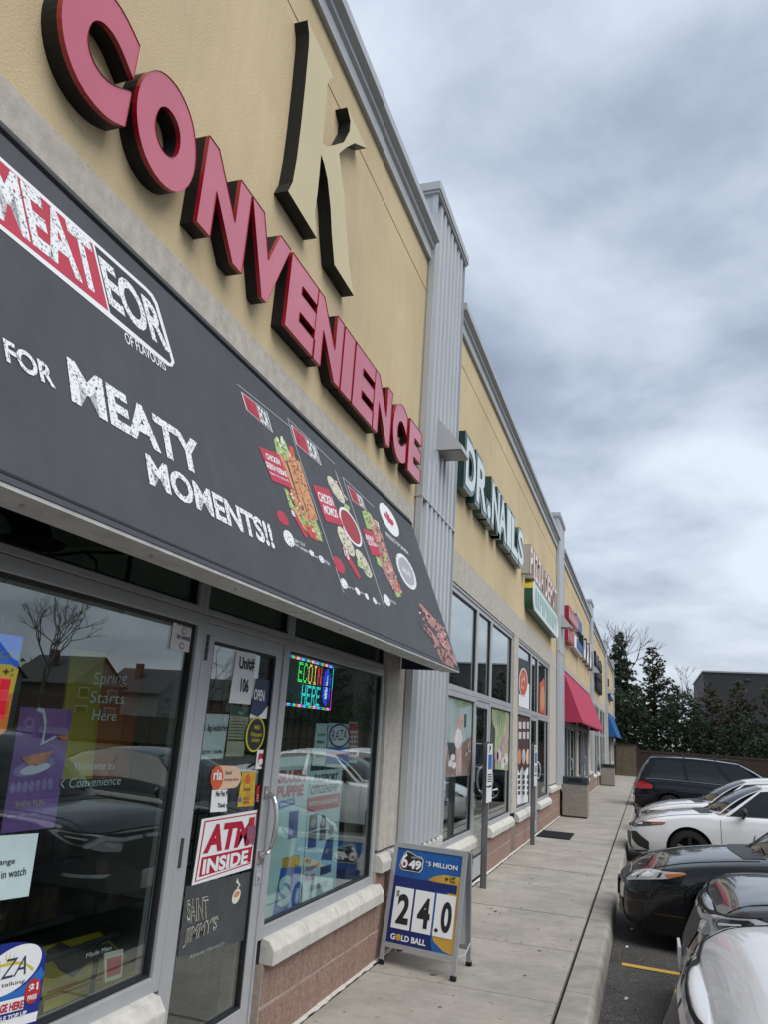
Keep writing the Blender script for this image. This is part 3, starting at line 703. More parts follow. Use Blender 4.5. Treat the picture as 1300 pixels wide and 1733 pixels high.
ap('salad', pk, [(370, 765), (400, 790), (430, 880), (480, 950), (590, 990), (620, 1060), (640, 1145), (600, 1120), (540, 1080), (470, 1010), (410, 900)], 'leaf')
ap('tomato', pk, [(500, 1015), (560, 1040), (600, 1090), (610, 1140), (560, 1115)], 'tomato', LF+0.0015)
for p0, p1 in (((352, 545), (488, 965)), ((400, 550), (530, 980)), ((436, 565), (560, 1000)), ((465, 590), (588, 985))):
    w = 17; ap('kebab', pk, [(p0[0]-w, p0[1]), (p0[0], p0[1]-16), (p0[0]+w, p0[1]), (p1[0]+w, p1[1]), (p1[0], p1[1]+14), (p1[0]-w, p1[1])], 'kebab', LF+0.002+0.0006*(p0[0] % 3))
ap('pack_label', pk, [(192, 478), (332, 532), (432, 778), (285, 716)], 'print_red', LF+0.005)
at('CHICKEN', pk, (247, 565), (345, 612), (236, 520), l=LF+0.007); at('SEEKH KEBAB', pk, (248, 622), (392, 695), (236, 578), l=LF+0.007); at('READY IN 5 MINUTES', pk, (272, 668), (404, 730), (266, 652), l=LF+0.007, bold=0.01)
ap('pack_label', pk, [(567, 742), (682, 778), (787, 1036), (662, 1000)], 'print_red', LF+0.005)
at('CHICKEN', pk, (618, 860), (720, 900), (600, 790), l=LF+0.007); at('MOMOS', pk, (655, 945), (748, 982), (640, 880), l=LF+0.007)
for c_, a_, b_ in (((735, 780), (790, 875), (710, 790)), ((805, 1140), (858, 1245), (775, 1150)), ((928, 1295), (978, 1395), (900, 1300)), ((765, 750), (800, 850), (745, 700))):
    ELL(aw, 'momo', AP, pk(*c_), pk(*a_), pk(*b_), 'momo', (LF)*0.22, 0.0002)
ap('salad', pk, [(790, 870), (830, 900), (820, 960), (790, 930)], 'leaf', LF+0.001); ap('salad', pk, [(880, 1270), (915, 1290), (910, 1330), (885, 1310)], 'leaf', LF+0.001)
ELL(aw, 'bowl_rim', AP, pk(837, 1040), pk(903, 1178), pk(790, 1055), 'print_white', (LF+0.002)*0.22, 0.0002); ELL(aw, 'sauce', AP, pk(837, 1040), pk(895, 1160), pk(797, 1053), 'sauce', (LF+0.0035)*0.22, 0.0002)
ap('leaf', pk, [(915, 930), (945, 920), (985, 960), (990, 1060), (950, 1050)], 'leaf'); ap('onion', pk, [(1000, 985), (1030, 1010), (1042, 1075), (1015, 1060)], 'onion')
ap('kebab', pk, [(960, 960), (1000, 985), (1060, 1100), (1195, 1500), (1165, 1530), (1060, 1330), (1020, 1190)], 'meat', LF+0.0015)
ap('leaf', pk, [(1012, 1240), (1045, 1262), (1058, 1325), (1025, 1300)], 'leaf', LF+0.002); ap('leaf', pk, [(1060, 1205), (1092, 1225), (1100, 1280), (1072, 1262)], 'leaf', LF+0.003)
ap('tomato', pk, [(1145, 1410), (1180, 1440), (1198, 1510), (1165, 1480)], 'tomato', LF+0.0025); ap('leaf', pk, [(1150, 1500), (1180, 1495), (1192, 1525), (1165, 1532)], 'leaf', LF+0.003)
ap('pack_label', pk, [(920, 1048), (990, 1076), (1058, 1242), (985, 1236)], 'print_red', LF+0.005)
at('BEEF', pk, (943, 1125), (1000, 1148), (936, 1090), l=LF+0.007, bold=0.02); at('GOLA KEBAB', pk, (960, 1165), (1022, 1180), (950, 1135), l=LF+0.007, bold=0.02)
for c_, a_, b_ in (((362, 978), (392, 1030), (333, 985)), ((755, 1305), (785, 1365), (725, 1310))): ELL(aw, 'badge', AP, pk(*c_), pk(*a_), pk(*b_), 'print_red', (LF)*0.22, 0.0002)
for c_, a_, b_ in (((405, 1120), (432, 1178), (376, 1130)), ((790, 1435), (806, 1472), (770, 1440)), ((1092, 1550), (1110, 1592), (1074, 1555)), ((885, 1488), (898, 1515), (873, 1490)), ((563, 1222), (575, 1245), (550, 1225)), ((632, 1265), (645, 1292), (618, 1268)), ((950, 1525), (960, 1548), (941, 1528)), ((1005, 1555), (1016, 1578), (996, 1558))):
    ELL(aw, 'seal', AP, pk(*c_), pk(*a_), pk(*b_), 'print_worn', (LF)*0.22, 0.0002)
ap('flavour_tab', pk, [(415, 905), (440, 920), (535, 1100), (520, 1118), (440, 970)], 'print_red', LF+0.004); ap('flavour_tab', pk, [(778, 1170), (800, 1190), (905, 1385), (893, 1408), (800, 1250)], 'print_red', LF+0.004)
at('8', pk, (425, 958), (450, 975), (414, 915), l=LF+0.006); at('10', pk, (795, 1240), (830, 1280), (780, 1175), l=LF+0.006)
for s_, BL, BR, TL in (('READY TO EAT', (440, 1140), (520, 1180), (436, 1118)), ('MEET A MOMENT', (450, 1172), (545, 1228), (446, 1152)), ('READY TO EAT', (818, 1465), (865, 1482), (816, 1450)), ('READY TO EAT', (1110, 1560), (1160, 1585), (1106, 1540)), ('HALAL', (575, 1245), (612, 1262), (572, 1230)), ('PROTEIN', (648, 1285), (690, 1312), (645, 1262)), ('MEAT', (903, 1500), (938, 1515), (901, 1490)), ('LEAN', (1018, 1575), (1042, 1585), (1016, 1562))):
    at(s_, pk, BL, BR, TL, 'print_worn', 0.01, LF+0.002)
ELL(aw, 'maple_disc', AP, pk(1110, 990), pk(1163, 1108), pk(1062, 985), 'print_white', (LF)*0.22, 0.0002)
mlf = [(0, -1), (.06, -.45), (.5, -.55), (.42, -.35), (.95, .05), (.8, .12), (.88, .42), (.6, .36), (.52, .5), (.25, .2), (.36, .78), (.2, .7), (0, 1)]
mlf = mlf+[(-x_, z_) for x_, z_ in reversed(mlf[1:-1])]
c0 = Vector(AP.px(pk(1110, 990))); ex = (Vector(AP.px(pk(1062, 985)))-c0).length*0.62; ey = 0.0
ey = abs(AP.px(pk(1062, 875))[1]-AP.px(pk(1163, 1108))[1])*0.5*0.62
MB().sheet(AP, [(c0.x+ex*x_, c0.y+ey*z_) for x_, z_ in mlf], (LF+0.002)*0.22, 0.0002).build('maple_leaf', 'print_red', aw)
at('PRODUCT OF CANADA', pk, (1092, 1105), (1248, 1238), (1080, 1070), 'print_white', 0.02)
ELL(aw, 'round_seal', AP, pk(1232, 1350), pk(1282, 1478), pk(1178, 1350), 'print_worn', (LF)*0.22, 0.0002)
ELL(aw, 'round_seal_core', AP, pk(1232, 1350), pk(1270, 1450), pk(1190, 1350), 'print_grey', (LF+0.0015)*0.22, 0.0002); at('HALAL', pk, (1205, 1350), (1262, 1390), (1200, 1312), 'print_white', 0.02, LF+0.004)
sk = Z(200, 500, 2.16667)
for p in ([(1102, 1130), (1112, 1132), (1190, 1215), (1262, 1340), (1262, 1365), (1225, 1345), (1170, 1250)], [(1132, 1215), (1145, 1222), (1215, 1320), (1235, 1370), (1190, 1345), (1165, 1290)]): 
    q = [(min(6.085, a_), max(0.008, b_)) for a_, b_ in (AP.px(sk(*c_)) for c_ in p)]
    if sum(q[i_][0]*q[(i_+1) % len(q)][1]-q[(i_+1) % len(q)][0]*q[i_][1] for i_ in range(len(q))) < 0: q.reverse()
    MB().sheet(AP, q, LF*0.22, 0.0002).build('skewer', 'meat', aw)

# printed flecks that break up the food pictures
mat('fl_char', (0.10, 0.035, 0.02), 0.6); mat('fl_gold', (0.60, 0.36, 0.16), 0.6); mat('fl_pink', (0.62, 0.36, 0.33), 0.6); mat('fl_green', (0.12, 0.24, 0.06), 0.6); mat('fl_cream', (0.66, 0.60, 0.48), 0.6)
def flecks(z, a, b, w, mats, n, s, l):
    """n slivers scattered along the strip from a to b (crop pixels) of half-width w"""
    dx, dy = b[0]-a[0], b[1]-a[1]; L_ = math.hypot(dx, dy); ux, uy = dx/L_, dy/L_
    for m_ in mats:
        mb = MB()
        for _ in range(n):
            t = random.random(); o_ = random.uniform(-w, w); cx, cy = a[0]+dx*t-uy*o_, a[1]+dy*t+ux*o_; k1, k2 = random.uniform(.4, 1.4)*s, random.uniform(.25, .7)*s
            q = [(cx-ux*k1, cy-uy*k1), (cx-uy*k2, cy+ux*k2), (cx+ux*k1, cy+uy*k1), (cx+uy*k2, cy-ux*k2)]
            pts = [AP.px(z(*p)) for p in q]
            if sum(pts[i][0]*pts[(i+1) % 4][1]-pts[(i+1) % 4][0]*pts[i][1] for i in range(4)) < 0: pts.reverse()
            if max(p[0] for p in pts) > 6.08 or min(p[1] for p in pts) < 0.012: continue
            k = len(mb.v); mb.v += [AP.pt(x_, y_, l+random.uniform(0, .0002)) for x_, y_ in pts]; mb.f.append((k, k+1, k+2, k+3))
        tag(mb.build('print_flecks', m_, aw), kind='stuff')
random.seed(42)
for a, b in (((352, 550), (488, 960)), ((400, 555), (530, 975)), ((436, 570), (560, 990)), ((465, 595), (588, 980))): flecks(pk, a, b, 13, ('fl_char', 'fl_gold'), 14, 9, .0026)
flecks(pk, (390, 800), (620, 1110), 26, ('fl_green', 'tomato', 'fl_cream'), 22, 13, .0022); flecks(pk, (325, 440), (400, 560), 26, ('fl_green', 'fl_cream'), 12, 12, .0024)
flecks(pk, (985, 990), (1175, 1510), 26, ('fl_char', 'fl_pink', 'fl_gold'), 40, 10, .0024); flecks(pk, (930, 940), (1000, 1040), 22, ('fl_green', 'fl_cream'), 12, 10, .0024)
flecks(pk, (700, 720), (790, 860), 26, ('fl_cream', 'print_grey'), 16, 10, .0022); flecks(pk, (770, 1070), (850, 1230), 24, ('fl_cream', 'print_grey', 'fl_green'), 14, 10, .0022); flecks(pk, (890, 1220), (970, 1380), 24, ('fl_cream', 'print_grey', 'fl_green'), 14, 10, .0022)
flecks(sk, (1115, 1145), (1255, 1355), 18, ('fl_char', 'fl_pink'), 22, 8, .0024); flecks(sk, (1145, 1230), (1225, 1355), 18, ('fl_char', 'awning'), 22, 8, .0024); flecks(sk, (1120, 1170), (1250, 1360), 34, ('meat', 'awning'), 22, 8, .0025)
# ================================================================== things on and behind the glass
GI, GO = wallp(-0.060), wallp(-0.0475)          # just inside / just outside the panes
def sheet(name, label, cat, pl, px, m, lift=0.0, thick=0.0012, group=None):
    o = POLY(None, name, pl, px, m, lift, thick); return tag(o, label, cat, group)
def gt(par, s, pl, z, BL, BR, TL, m='ink', bold=0.01, lift=0.0012, **k): return TXT(par, s, pl, z(*BL), z(*BR), z(*TL), m, bold, lift, **k)
mat('pap_beige', (0.50, 0.46, 0.33), 0.7, var=0.1, vs=30); mat('pap_green', (0.05, 0.13, 0.09), 0.6); mat('navy', (0.02, 0.035, 0.10), 0.5); mat('wu_black', (0.01, 0.012, 0.01), 0.4); mat('wu_yellow', (0.55, 0.50, 0.03), 0.5)
mat('orange', (0.62, 0.10, 0.03), 0.5); mat('peach', (0.70, 0.47, 0.33), 0.6); mat('gold', (0.52, 0.33, 0.03), 0.5, var=0.25, vs=30); mat('atm_red', (0.42, 0.006, 0.035), 0.4); mat('chalk', (0.055, 0.062, 0.065), 0.55, var=0.15, vs=12)
mat('cream', (0.66, 0.64, 0.52), 0.6); mat('sticker_red', (0.45, 0.02, 0.03), 0.5); mat('purple', (0.17, 0.07, 0.28), 0.55, col2=(0.23, 0.10, 0.35), vs=7); mat('paper_reflection_tint', (0.50, 0.63, 0.64), 0.65, var=0.08, vs=4)  # window paper has the teal of glass reflections painted in
mat('raza_blue', (0.012, 0.025, 0.22), 0.35); mat('raza_mid', (0.02, 0.13, 0.45), 0.4); mat('white_gloss', (0.78, 0.79, 0.80), 0.3)
zd = Z(280, 1060, 5.415)      # door crop, upper
ze = Z(300, 1360, 5.778)      # door crop, lower
zn = Z(0, 820, 3.611); zl = Z(0, 1200, 3.2528); zp = Z(0, 1050, 4.684); zr = Z(0, 1560, 9.286); zw = Z(440, 1080, 3.468)
o = sheet('notice', 'white no smoking no vaping notice in window corner beside the door', 'notice', GO, [zn(1062, 818), zn(1195, 852), zn(1168, 1030), zn(1035, 1005)], 'paper')
gt(o, 'NO SMOKING', GO, zn, (1078, 857), (1175, 885), (1081, 833), 'ink', 0.03); gt(o, 'NO VAPING', GO, zn, (1075, 940), (1155, 960), (1079, 915), 'ink', 0.03)
for q in ((1123, 897), (1108, 986)):
    ELL(o, 'ring', GO, zn(*q), zn(q[0]+15, q[1]+3), zn(q[0]-3, q[1]+20), 'sticker_red', 0.001, 0.0005); ELL(o, 'ring_core', GO, zn(*q), zn(q[0]+10, q[1]+2), zn(q[0]-2, q[1]+14), 'paper', 0.0018, 0.0005)
# door papers
o = sheet('paper_sign', 'white paper reading Unit# 106 on the door glass', 'paper sign', GO, [zd(648, 225), zd(832, 250), zd(775, 718), zd(578, 700)], 'paper')
gt(o, 'Unit#', GO, zd, (668, 400), (808, 415), (676, 275), 'ink', 0.035); gt(o, '106', GO, zd, (678, 600), (752, 612), (688, 470), 'ink', 0.04)
o = sheet('open_sign', 'navy OPEN sign with white lower corner on the door glass', 'open sign', GO, [zd(830, 480), zd(1000, 505), zd(952, 850), zd(770, 838)], 'paper', -0.0012, 0.0008)
pts = [zd(*p) for p in ((830, 478), (1003, 504), (985, 590), (940, 720), (880, 800), (840, 830), (775, 800))]; POLY(o, 'navy_field', GO, pts, 'navy', -0.0005, 0.0004)
gt(o, 'OPEN', GO, zd, (803, 672), (900, 690), (812, 570), 'white_gloss', 0.03, 0.0004)
o = sheet('permit', 'beige permit with green heading on the door glass', 'permit', GI, [zd(600, 725), zd(775, 745), zd(710, 1190), zd(545, 1192)], 'pap_beige', 0.0008)
POLY(o, 'heading', GI, [zd(600, 725), zd(775, 745), zd(765, 828), zd(592, 815)], 'pap_green', 0.002, 0.0005); gt(o, 'Pass', GI, zd, (660, 805), (705, 808), (664, 780), 'paper', 0.0, 0.004)
for k_ in range(7): POLY(o, 'print_line', GI, [zd(592-k_*3, 865+k_*28), zd(735-k_*3, 872+k_*28), zd(734-k_*3, 878+k_*28), zd(591-k_*3, 871+k_*28)], 'ink', 0.002, 0.0004)
POLY(o, 'fold_line', GI, [zd(562, 1040), zd(730, 1045), zd(729, 1053), zd(561, 1048)], 'alu_dark', 0.002, 0.0004)
o = sheet('paper_sign', 'white paper about bags priced 3.99 on the left of the door', 'paper sign', GI, [zd(372, 800), zd(580, 808), zd(522, 1210), zd(318, 1220)], 'paper')
gt(o, 'E - Bags Available Here', GI, zd, (345, 980), (556, 975), (352, 900), 'ink', 0.01, 0.003); gt(o, '$3.99 / 5.07lb', GI, zd, (326, 1178), (512, 1170), (330, 1140), 'ink', 0.01, 0.003)
o = tag(ELL(None, 'oval_sticker', GO, zd(822, 990), zd(905, 995), zd(800, 1152), 'wu_yellow', 0.0, 0.001), 'black and yellow oval money transfer sticker on the door', 'sticker')
ELL(o, 'core', GO, zd(822, 990), zd(893, 994), zd(803, 1135), 'wu_black', 0.001, 0.0006)
gt(o, 'WU', GO, zd, (803, 945), (855, 948), (808, 905), 'wu_yellow', 0.03, 0.002); gt(o, 'Western', GO, zd, (770, 1008), (875, 1012), (775, 968), 'wu_yellow', 0.01, 0.002); gt(o, 'Union', GO, zd, (780, 1058), (852, 1060), (786, 1020), 'wu_yellow', 0.01, 0.002)
o = sheet('sticker', 'small white sticker with red lantern shape on the door edge', 'sticker', GO, [zd(840, 1132), zd(915, 1132), zd(898, 1305), zd(820, 1308)], 'paper')
POLY(o, 'lantern', GO, [zd(852, 1165), zd(902, 1165), zd(905, 1240), zd(870, 1292), zd(838, 1240)], 'sticker_red', 0.001, 0.0005); ELL(o, 'mark', GO, zd(866, 1240), zd(888, 1240), zd(862, 1268), 'paper', 0.002, 0.0005)
pts = [zd(500, 1275)]+[zd(600+90*math.sin(t), 1378-108*math.cos(t)) for t in [i*PI/8 for i in range(1, 8)]]+[zd(470, 1500), zd(430, 1490), zd(412, 1400), zd(425, 1320), zd(455, 1285)]
o = sheet('sticker', 'orange and peach money transfer sticker on the door', 'sticker', GO, pts, 'peach')
ELL(o, 'disc', GO, zd(468, 1387), zd(525, 1382), zd(462, 1498), 'orange', 0.001, 0.0006); gt(o, 'ria', GO, zd, (428, 1412), (508, 1408), (436, 1315), 'white_gloss', 0.03, 0.003)
gt(o, 'Send', GO, zd, (542, 1358), (598, 1356), (546, 1322), 'ink', 0.0, 0.003); gt(o, 'money here', GO, zd, (530, 1425), (662, 1420), (534, 1388), 'ink', 0.0, 0.003)
o = sheet('paper_sign', 'small white No Pet paper under the orange sticker', 'paper sign', GO, [zd(425, 1500), zd(566, 1495), zd(560, 1695), zd(408, 1705)], 'paper', -0.0008)
gt(o, 'No Pet Pl', GO, zd, (456, 1560), (566, 1555), (460, 1510), 'ink', 0.02); gt(o, 'Thank y', GO, zd, (470, 1675), (560, 1668), (475, 1620), 'ink', 0.02)
o = sheet('sticker', 'yellow sticker with orange coin on the door', 'sticker', GO, [zd(700, 1335), zd(825, 1332), zd(805, 1645), zd(655, 1655)], 'gold')
ELL(o, 'coin', GO, zd(752, 1400), zd(775, 1400), zd(748, 1445), 'orange', 0.001, 0.0005); gt(o, 'bitcoin', GO, zd, (708, 1508), (770, 1505), (712, 1475), 'ink', 0.0, 0.002); gt(o, 'SOLD', GO, zd, (708, 1590), (765, 1587), (711, 1562), 'sticker_red', 0.01, 0.002); gt(o, 'HERE', GO, zd, (705, 1625), (762, 1622), (708, 1600), 'sticker_red', 0.01, 0.002); ELL(o, 'dot', GO, zd(680, 1590), zd(692, 1590), zd(678, 1615), 'raza_mid', 0.001, 0.0005)
o = sheet('sticker', 'red shield-shaped sticker beside the door edge', 'sticker', GO, [zd(835, 1470), zd(870, 1445), zd(905, 1465), zd(890, 1600), zd(850, 1625), zd(825, 1600)], 'sticker_red')
for k_ in range(3): POLY(o, 'print_line', GO, [zd(835, 1545+k_*25), zd(890, 1543+k_*25), zd(889, 1551+k_*25), zd(834, 1553+k_*25)], 'cream', 0.001, 0.0004)
o = sheet('atm_sign', 'white and red ATM INSIDE sign on the door', 'sign', GO, [ze(238, 152), ze(792, 58), ze(722, 630), ze(138, 802)], 'white_gloss')
POLY(o, 'border', GO, [ze(262, 172), ze(774, 88), ze(708, 588), ze(165, 768)], 'atm_red', 0.0008, 0.0005); POLY(o, 'field', GO, [ze(272, 184), ze(766, 100), ze(700, 578), ze(177, 755)], 'white_gloss', 0.0015, 0.0005)
gt(o, 'ATM', GO, ze, (240, 492), (690, 408), (300, 208), 'atm_red', 0.05, 0.0028)
POLY(o, 'lower_field', GO, [ze(232, 528), ze(722, 420), ze(700, 570), ze(203, 720)], 'atm_red', 0.0022, 0.0005); gt(o, 'INSIDE', GO, ze, (228, 698), (672, 585), (248, 545), 'white_gloss', 0.04, 0.0036)
st = [ze(700, 190), ze(745, 210), ze(780, 300), ze(770, 380), ze(700, 395), ze(668, 320), ze(675, 240)]
tag(POLY(None, 'sticker', GO, st, mat('sticker_mix', (0.05, 0.07, 0.25), 0.4, col2=(0.45, 0.12, 0.05), vs=90), 0.005, 0.0008), 'crumpled multicoloured sticker over the corner of the ATM sign', 'sticker')
tag(POLY(None, 'sticker', GO, [ze(697, 135), ze(745, 128), ze(738, 215), ze(690, 210)], 'sticker_red', 0.0065, 0.0006), 'tiny red sticker above the multicoloured one on the ATM sign', 'sticker')
o = sheet('chalk_poster', 'dark chalkboard-style coffee poster low on the door', 'poster', GO, [ze(85, 812), ze(748, 655), ze(668, 1330), ze(0, 1500)], 'chalk', -0.0004)
for s_, BL, BR, TL in (('SAINT', (90, 1175), (300, 1120), (85, 945)), ("JIMMY'S", (45, 1425), (375, 1270), (75, 1225))):
    gt(o, s_, GO, ze, BL, BR, TL, 'cream', 0.03, 0.002); gt(o, s_, GO, ze, (BL[0]+3, BL[1]-4), (BR[0]-1, BR[1]-4), (TL[0]+2, TL[1]+5), 'chalk', -0.005, 0.0034)
gt(o, 'Almost Heavenly...', GO, ze, (105, 1535), (480, 1375), (112, 1480), 'print_grey', -0.005, 0.002)
ELL(o, 'cup', GO, ze(572, 905), ze(612, 890), ze(560, 978), 'cream', 0.001, 0.0006); ELL(o, 'coffee', GO, ze(575, 885), ze(603, 875), ze(568, 915), 'kebab', 0.002, 0.0006); POLY(o, 'steam', GO, [ze(575, 830), ze(600, 795), ze(570, 770), ze(585, 728), ze(592, 760), ze(612, 795), ze(585, 832)], 'cream', 0.001, 0.0006)
# right-hand window
DI = wallp(-0.062)
mat('led_board', (0.006, 0.008, 0.012), 0.4)
led = thing('led_sign', 'glowing multicoloured LED message board behind the right window', 'led sign', (-0.09, 4.45, 1.75))
zk = Z(470, 1080, 11.818); LP = wallp(-0.085)
a0 = LP.px(zk(1150, 570)); b0 = LP.px(zk(1010, 1450)); Lh = a0[1]-b0[1]; y1_ = (a0[0]+b0[0])/2; Lw = Lh*2.5
MB().sheet(LP, [(y1_-Lw, b0[1]), (y1_+0.01, b0[1]), (y1_+0.01, a0[1]), (y1_-Lw, a0[1])], 0, 0.03).build('board', 'led_board', led)
LC = {}
def led_col(nm, c, s=1.7):
    mat('led_'+nm, (0.02, 0.02, 0.02), 0.4, emit=c, es=s); LC[nm] = MB()
for nm, c in (('green', (0.05, 1, 0.15)), ('cyan', (0.03, 0.9, 0.9)), ('yellow', (1, 0.8, 0.1)), ('red', (1, 0.06, 0.04)), ('blue', (0.02, 0.08, 1)), ('magenta', (0.9, 0.05, 0.8)), ('white', (0.8, 0.9, 1)), ('orange', (1, 0.3, 0.03))): led_col(nm, c)
NR = 34; dp = Lh/NR; dq = dp*1.45
def dot(nm, i, j): # column from the right edge, row from the bottom
    yc = y1_-0.004-i*dq; zc = b0[1]+(j+0.5)*dp; h = dp*0.33
    LC[nm].add([LP.pt(yc-h, zc-h, 0.001), LP.pt(yc+h, zc-h, 0.001), LP.pt(yc+h, zc+h, 0.001), LP.pt(yc-h, zc+h, 0.001)], [(0, 1, 2, 3)])
F57 = {'E': ['11111', '10000', '10000', '11110', '10000', '10000', '11111'], 'C': ['01110', '10001', '10000', '10000', '10000', '10001', '01110'], 'O': ['01110', '10001', '10001', '10001', '10001', '10001', '01110'], 'I': ['01110', '00100', '00100', '00100', '00100', '00100', '01110'], 'N': ['10001', '11001', '11001', '10101', '10011', '10011', '10001'], 'H': ['10001', '10001', '10001', '11111', '10001', '10001', '10001'], 'R': ['11110', '10001', '10001', '11110', '10100', '10010', '10001']}
NC = int(Lw/dq)
cyc = ['blue', 'cyan', 'magenta', 'white', 'red', 'green']
for i in range(NC):
    for r_ in (0, 1): dot(cyc[(i//3) % 6], i, NR-1-r_); dot(cyc[(i//3+2) % 6], i, r_)
for j in range(2, NR-2):
    dot(('cyan', 'magenta')[j < 16], 0, j)
def word(s, cols, right, top, sx=1, sy=2):
    w = len(s)*6*sx
    for q, ch in enumerate(s):
        for ry, row in enumerate(F57[ch]):
            for rx, c in enumerate(row):
                if c == '1':
                    for a in range(sx):
                        for b in range(sy): dot(cols[q], right+w-(q*6+rx)*sx-a, top-ry*sy-b)
word('ECOIN', ['green', 'green', 'yellow', 'yellow', 'red'], 14, 30, 1, 2); word('HERE', ['cyan']*4, 14, 15, 1, 2)
for i in range(2, 14):
    for j in range(3, 31):
        e_ = ((i-7.5)/5.5)**2+((j-16.5)/14)**2
        if e_ < 1 and i != 5 and j != 17: dot('white' if (7 <= i <= 9 and j < 26 and j > 7 and i-7 <= (26-j)/6) else 'blue', i, j)
for nm, mb in LC.items():
    if mb.v: mb.build('led_dots', 'led_'+nm, led)
o = sheet('poster', 'white photo copy and print paper with painted teal reflection in the right window', 'poster', DI, [zw(330, 500), zw(395, 500), zw(380, 752), zw(305, 750)], 'paper_reflection_tint')
for k_, s_ in enumerate(('PHOTOCOPY', 'PRINT', 'SCAN', 'AVAILABLE HERE')): gt(o, s_, DI, zw, (335-k_*5, 577+k_*41), (380-k_*2, 577+k_*41), (336-k_*5, 560+k_*41), 'ink', 0.01, 0.002)
o = sheet('poster', 'blue and white calling card poster with oval logo in right window', 'poster', DI, [zw(400, 497), zw(530, 505), zw(512, 762), zw(385, 755)], 'paper_reflection_tint')
POLY(o, 'band', DI, [zw(392, 640), zw(525, 640), zw(515, 740), zw(387, 738)], 'raza_mid', 0.001, 0.0006); ELL(o, 'oval', DI, zw(464, 572), zw(524, 572), zw(462, 642), 'raza_blue', 0.002, 0.0006); ELL(o, 'oval_core', DI, zw(464, 572), zw(516, 572), zw(462, 632), 'white_gloss', 0.003, 0.0006)
gt(o, 'RAZA', DI, zw, (415, 602), (503, 595), (420, 540), 'raza_blue', 0.0, 0.005); POLY(o, 'strip', DI, [zw(408, 664), zw(508, 668), zw(506, 690), zw(406, 688)], 'sticker_red', 0.002, 0.0006)
o = sheet('poster', 'narrow red and white list poster at the right of the window', 'poster', DI, [zw(520, 492), zw(575, 495), zw(568, 735), zw(516, 730)], 'paper_reflection_tint')
POLY(o, 'heading', DI, [zw(522, 497), zw(573, 500), zw(571, 545), zw(520, 542)], 'sticker_red', 0.001, 0.0006)
for k_ in range(6):
    for c_ in range(3): POLY(o, 'cell', DI, [zw(524+c_*17, 555+k_*28), zw(536+c_*17, 555+k_*28), zw(535+c_*17, 575+k_*28), zw(523+c_*17, 575+k_*28)], 'sticker_red', 0.001, 0.0006)
o = sheet('poster', 'pale slush drink poster behind the door side of the right window', 'poster', DI, [zw(115, 700), zw(300, 688), zw(235, 1555), zw(20, 1660)], 'paper_reflection_tint')
gt(o, 'SLUSH', DI, zw, (100, 855), (260, 842), (112, 775), 'sticker_red', 0.05, 0.003); gt(o, 'PUPPiE', DI, zw, (90, 940), (248, 925), (98, 868), 'sticker_red', 0.05, 0.003)
POLY(o, 'ribbon', DI, [zw(92, 965), zw(200, 935), zw(205, 975), zw(95, 1010)], 'raza_mid', 0.001, 0.0006); gt(o, 'ORIGINAL', DI, zw, (110, 990), (190, 965), (112, 970), 'paper', 0.02, 0.004)
POLY(o, 'blue_panel', DI, [zw(120, 1350), zw(240, 1340), zw(225, 1560), zw(70, 1630)], 'raza_mid', 0.001, 0.0006); gt(o, 'S', DI, zw, (95, 1585), (170, 1565), (110, 1400), 'paper_reflection_tint', 0.05, 0.003)
POLY(o, 'yellow_swirl', DI, [zw(130, 1290), zw(230, 1270), zw(225, 1340), zw(125, 1350)], 'gold', 0.001, 0.0006); POLY(o, 'blue_swirl', DI, [zw(170, 1020), zw(225, 1010), zw(215, 1170), zw(160, 1180)], 'raza_blue', 0.001, 0.0006)
o = sheet('poster', 'tall passport and citizenship photo poster in the right window', 'poster', DI, [zw(295, 780), zw(482, 765), zw(440, 1480), zw(240, 1560)], 'paper_reflection_tint')
gt(o, 'PASSPORT', DI, zw, (310, 850), (450, 835), (318, 802), 'ink', 0.02, 0.003); gt(o, 'CITIZENSHIP', DI, zw, (290, 920), (452, 895), (297, 870), 'ink', 0.02, 0.003)
POLY(o, 'red_band', DI, [zw(276, 940), zw(470, 905), zw(462, 990), zw(273, 1025)], 'sticker_red', 0.001, 0.0006); gt(o, 'PHOTOS AVAILABLE HERE', DI, zw, (283, 990), (450, 960), (287, 962), 'paper', 0.01, 0.003)
mat('skin_print', (0.42, 0.25, 0.18), 0.6); mat('dark_print', (0.03, 0.03, 0.04), 0.6)
POLY(o, 'photo_panel', DI, [zw(288, 1040), zw(335, 1028), zw(325, 1225), zw(276, 1240)], 'dark_print', 0.001, 0.0006); ELL(o, 'photo_face', DI, zw(310, 1085), zw(325, 1082), zw(307, 1112), 'skin_print', 0.002, 0.0006)
POLY(o, 'photo_hair', DI, [zw(365, 1035), zw(385, 1045), zw(382, 1180), zw(345, 1190), zw(350, 1100)], 'dark_print', 0.001, 0.0006); ELL(o, 'photo_face', DI, zw(368, 1080), zw(380, 1078), zw(366, 1105), 'skin_print', 0.002, 0.0006)
POLY(o, 'photo_suit', DI, [zw(390, 1180), zw(430, 1165), zw(420, 1305), zw(355, 1300)], 'dark_print', 0.001, 0.0006); ELL(o, 'photo_face', DI, zw(413, 1130), zw(428, 1125), zw(410, 1165), 'skin_print', 0.002, 0.0006)
for s_, BL, BR, TL in (('Pro', (262, 1330), (295, 1322), (266, 1290)), ('Passport', (258, 1385), (345, 1345), (262, 1345)), ('Photo', (252, 1435), (318, 1408), (256, 1390))): gt(o, s_, DI, zw, BL, BR, TL, 'atm_red', 0.01, 0.002, shear=0.3)
gt(o, '1-800-456-6132', DI, zw, (278, 1490), (390, 1455), (282, 1455), 'ink', 0.0, 0.002); POLY(o, 'black_tab', DI, [zw(352, 1345), zw(416, 1325), zw(413, 1372), zw(350, 1395)], 'dark_print', 0.001, 0.0006)
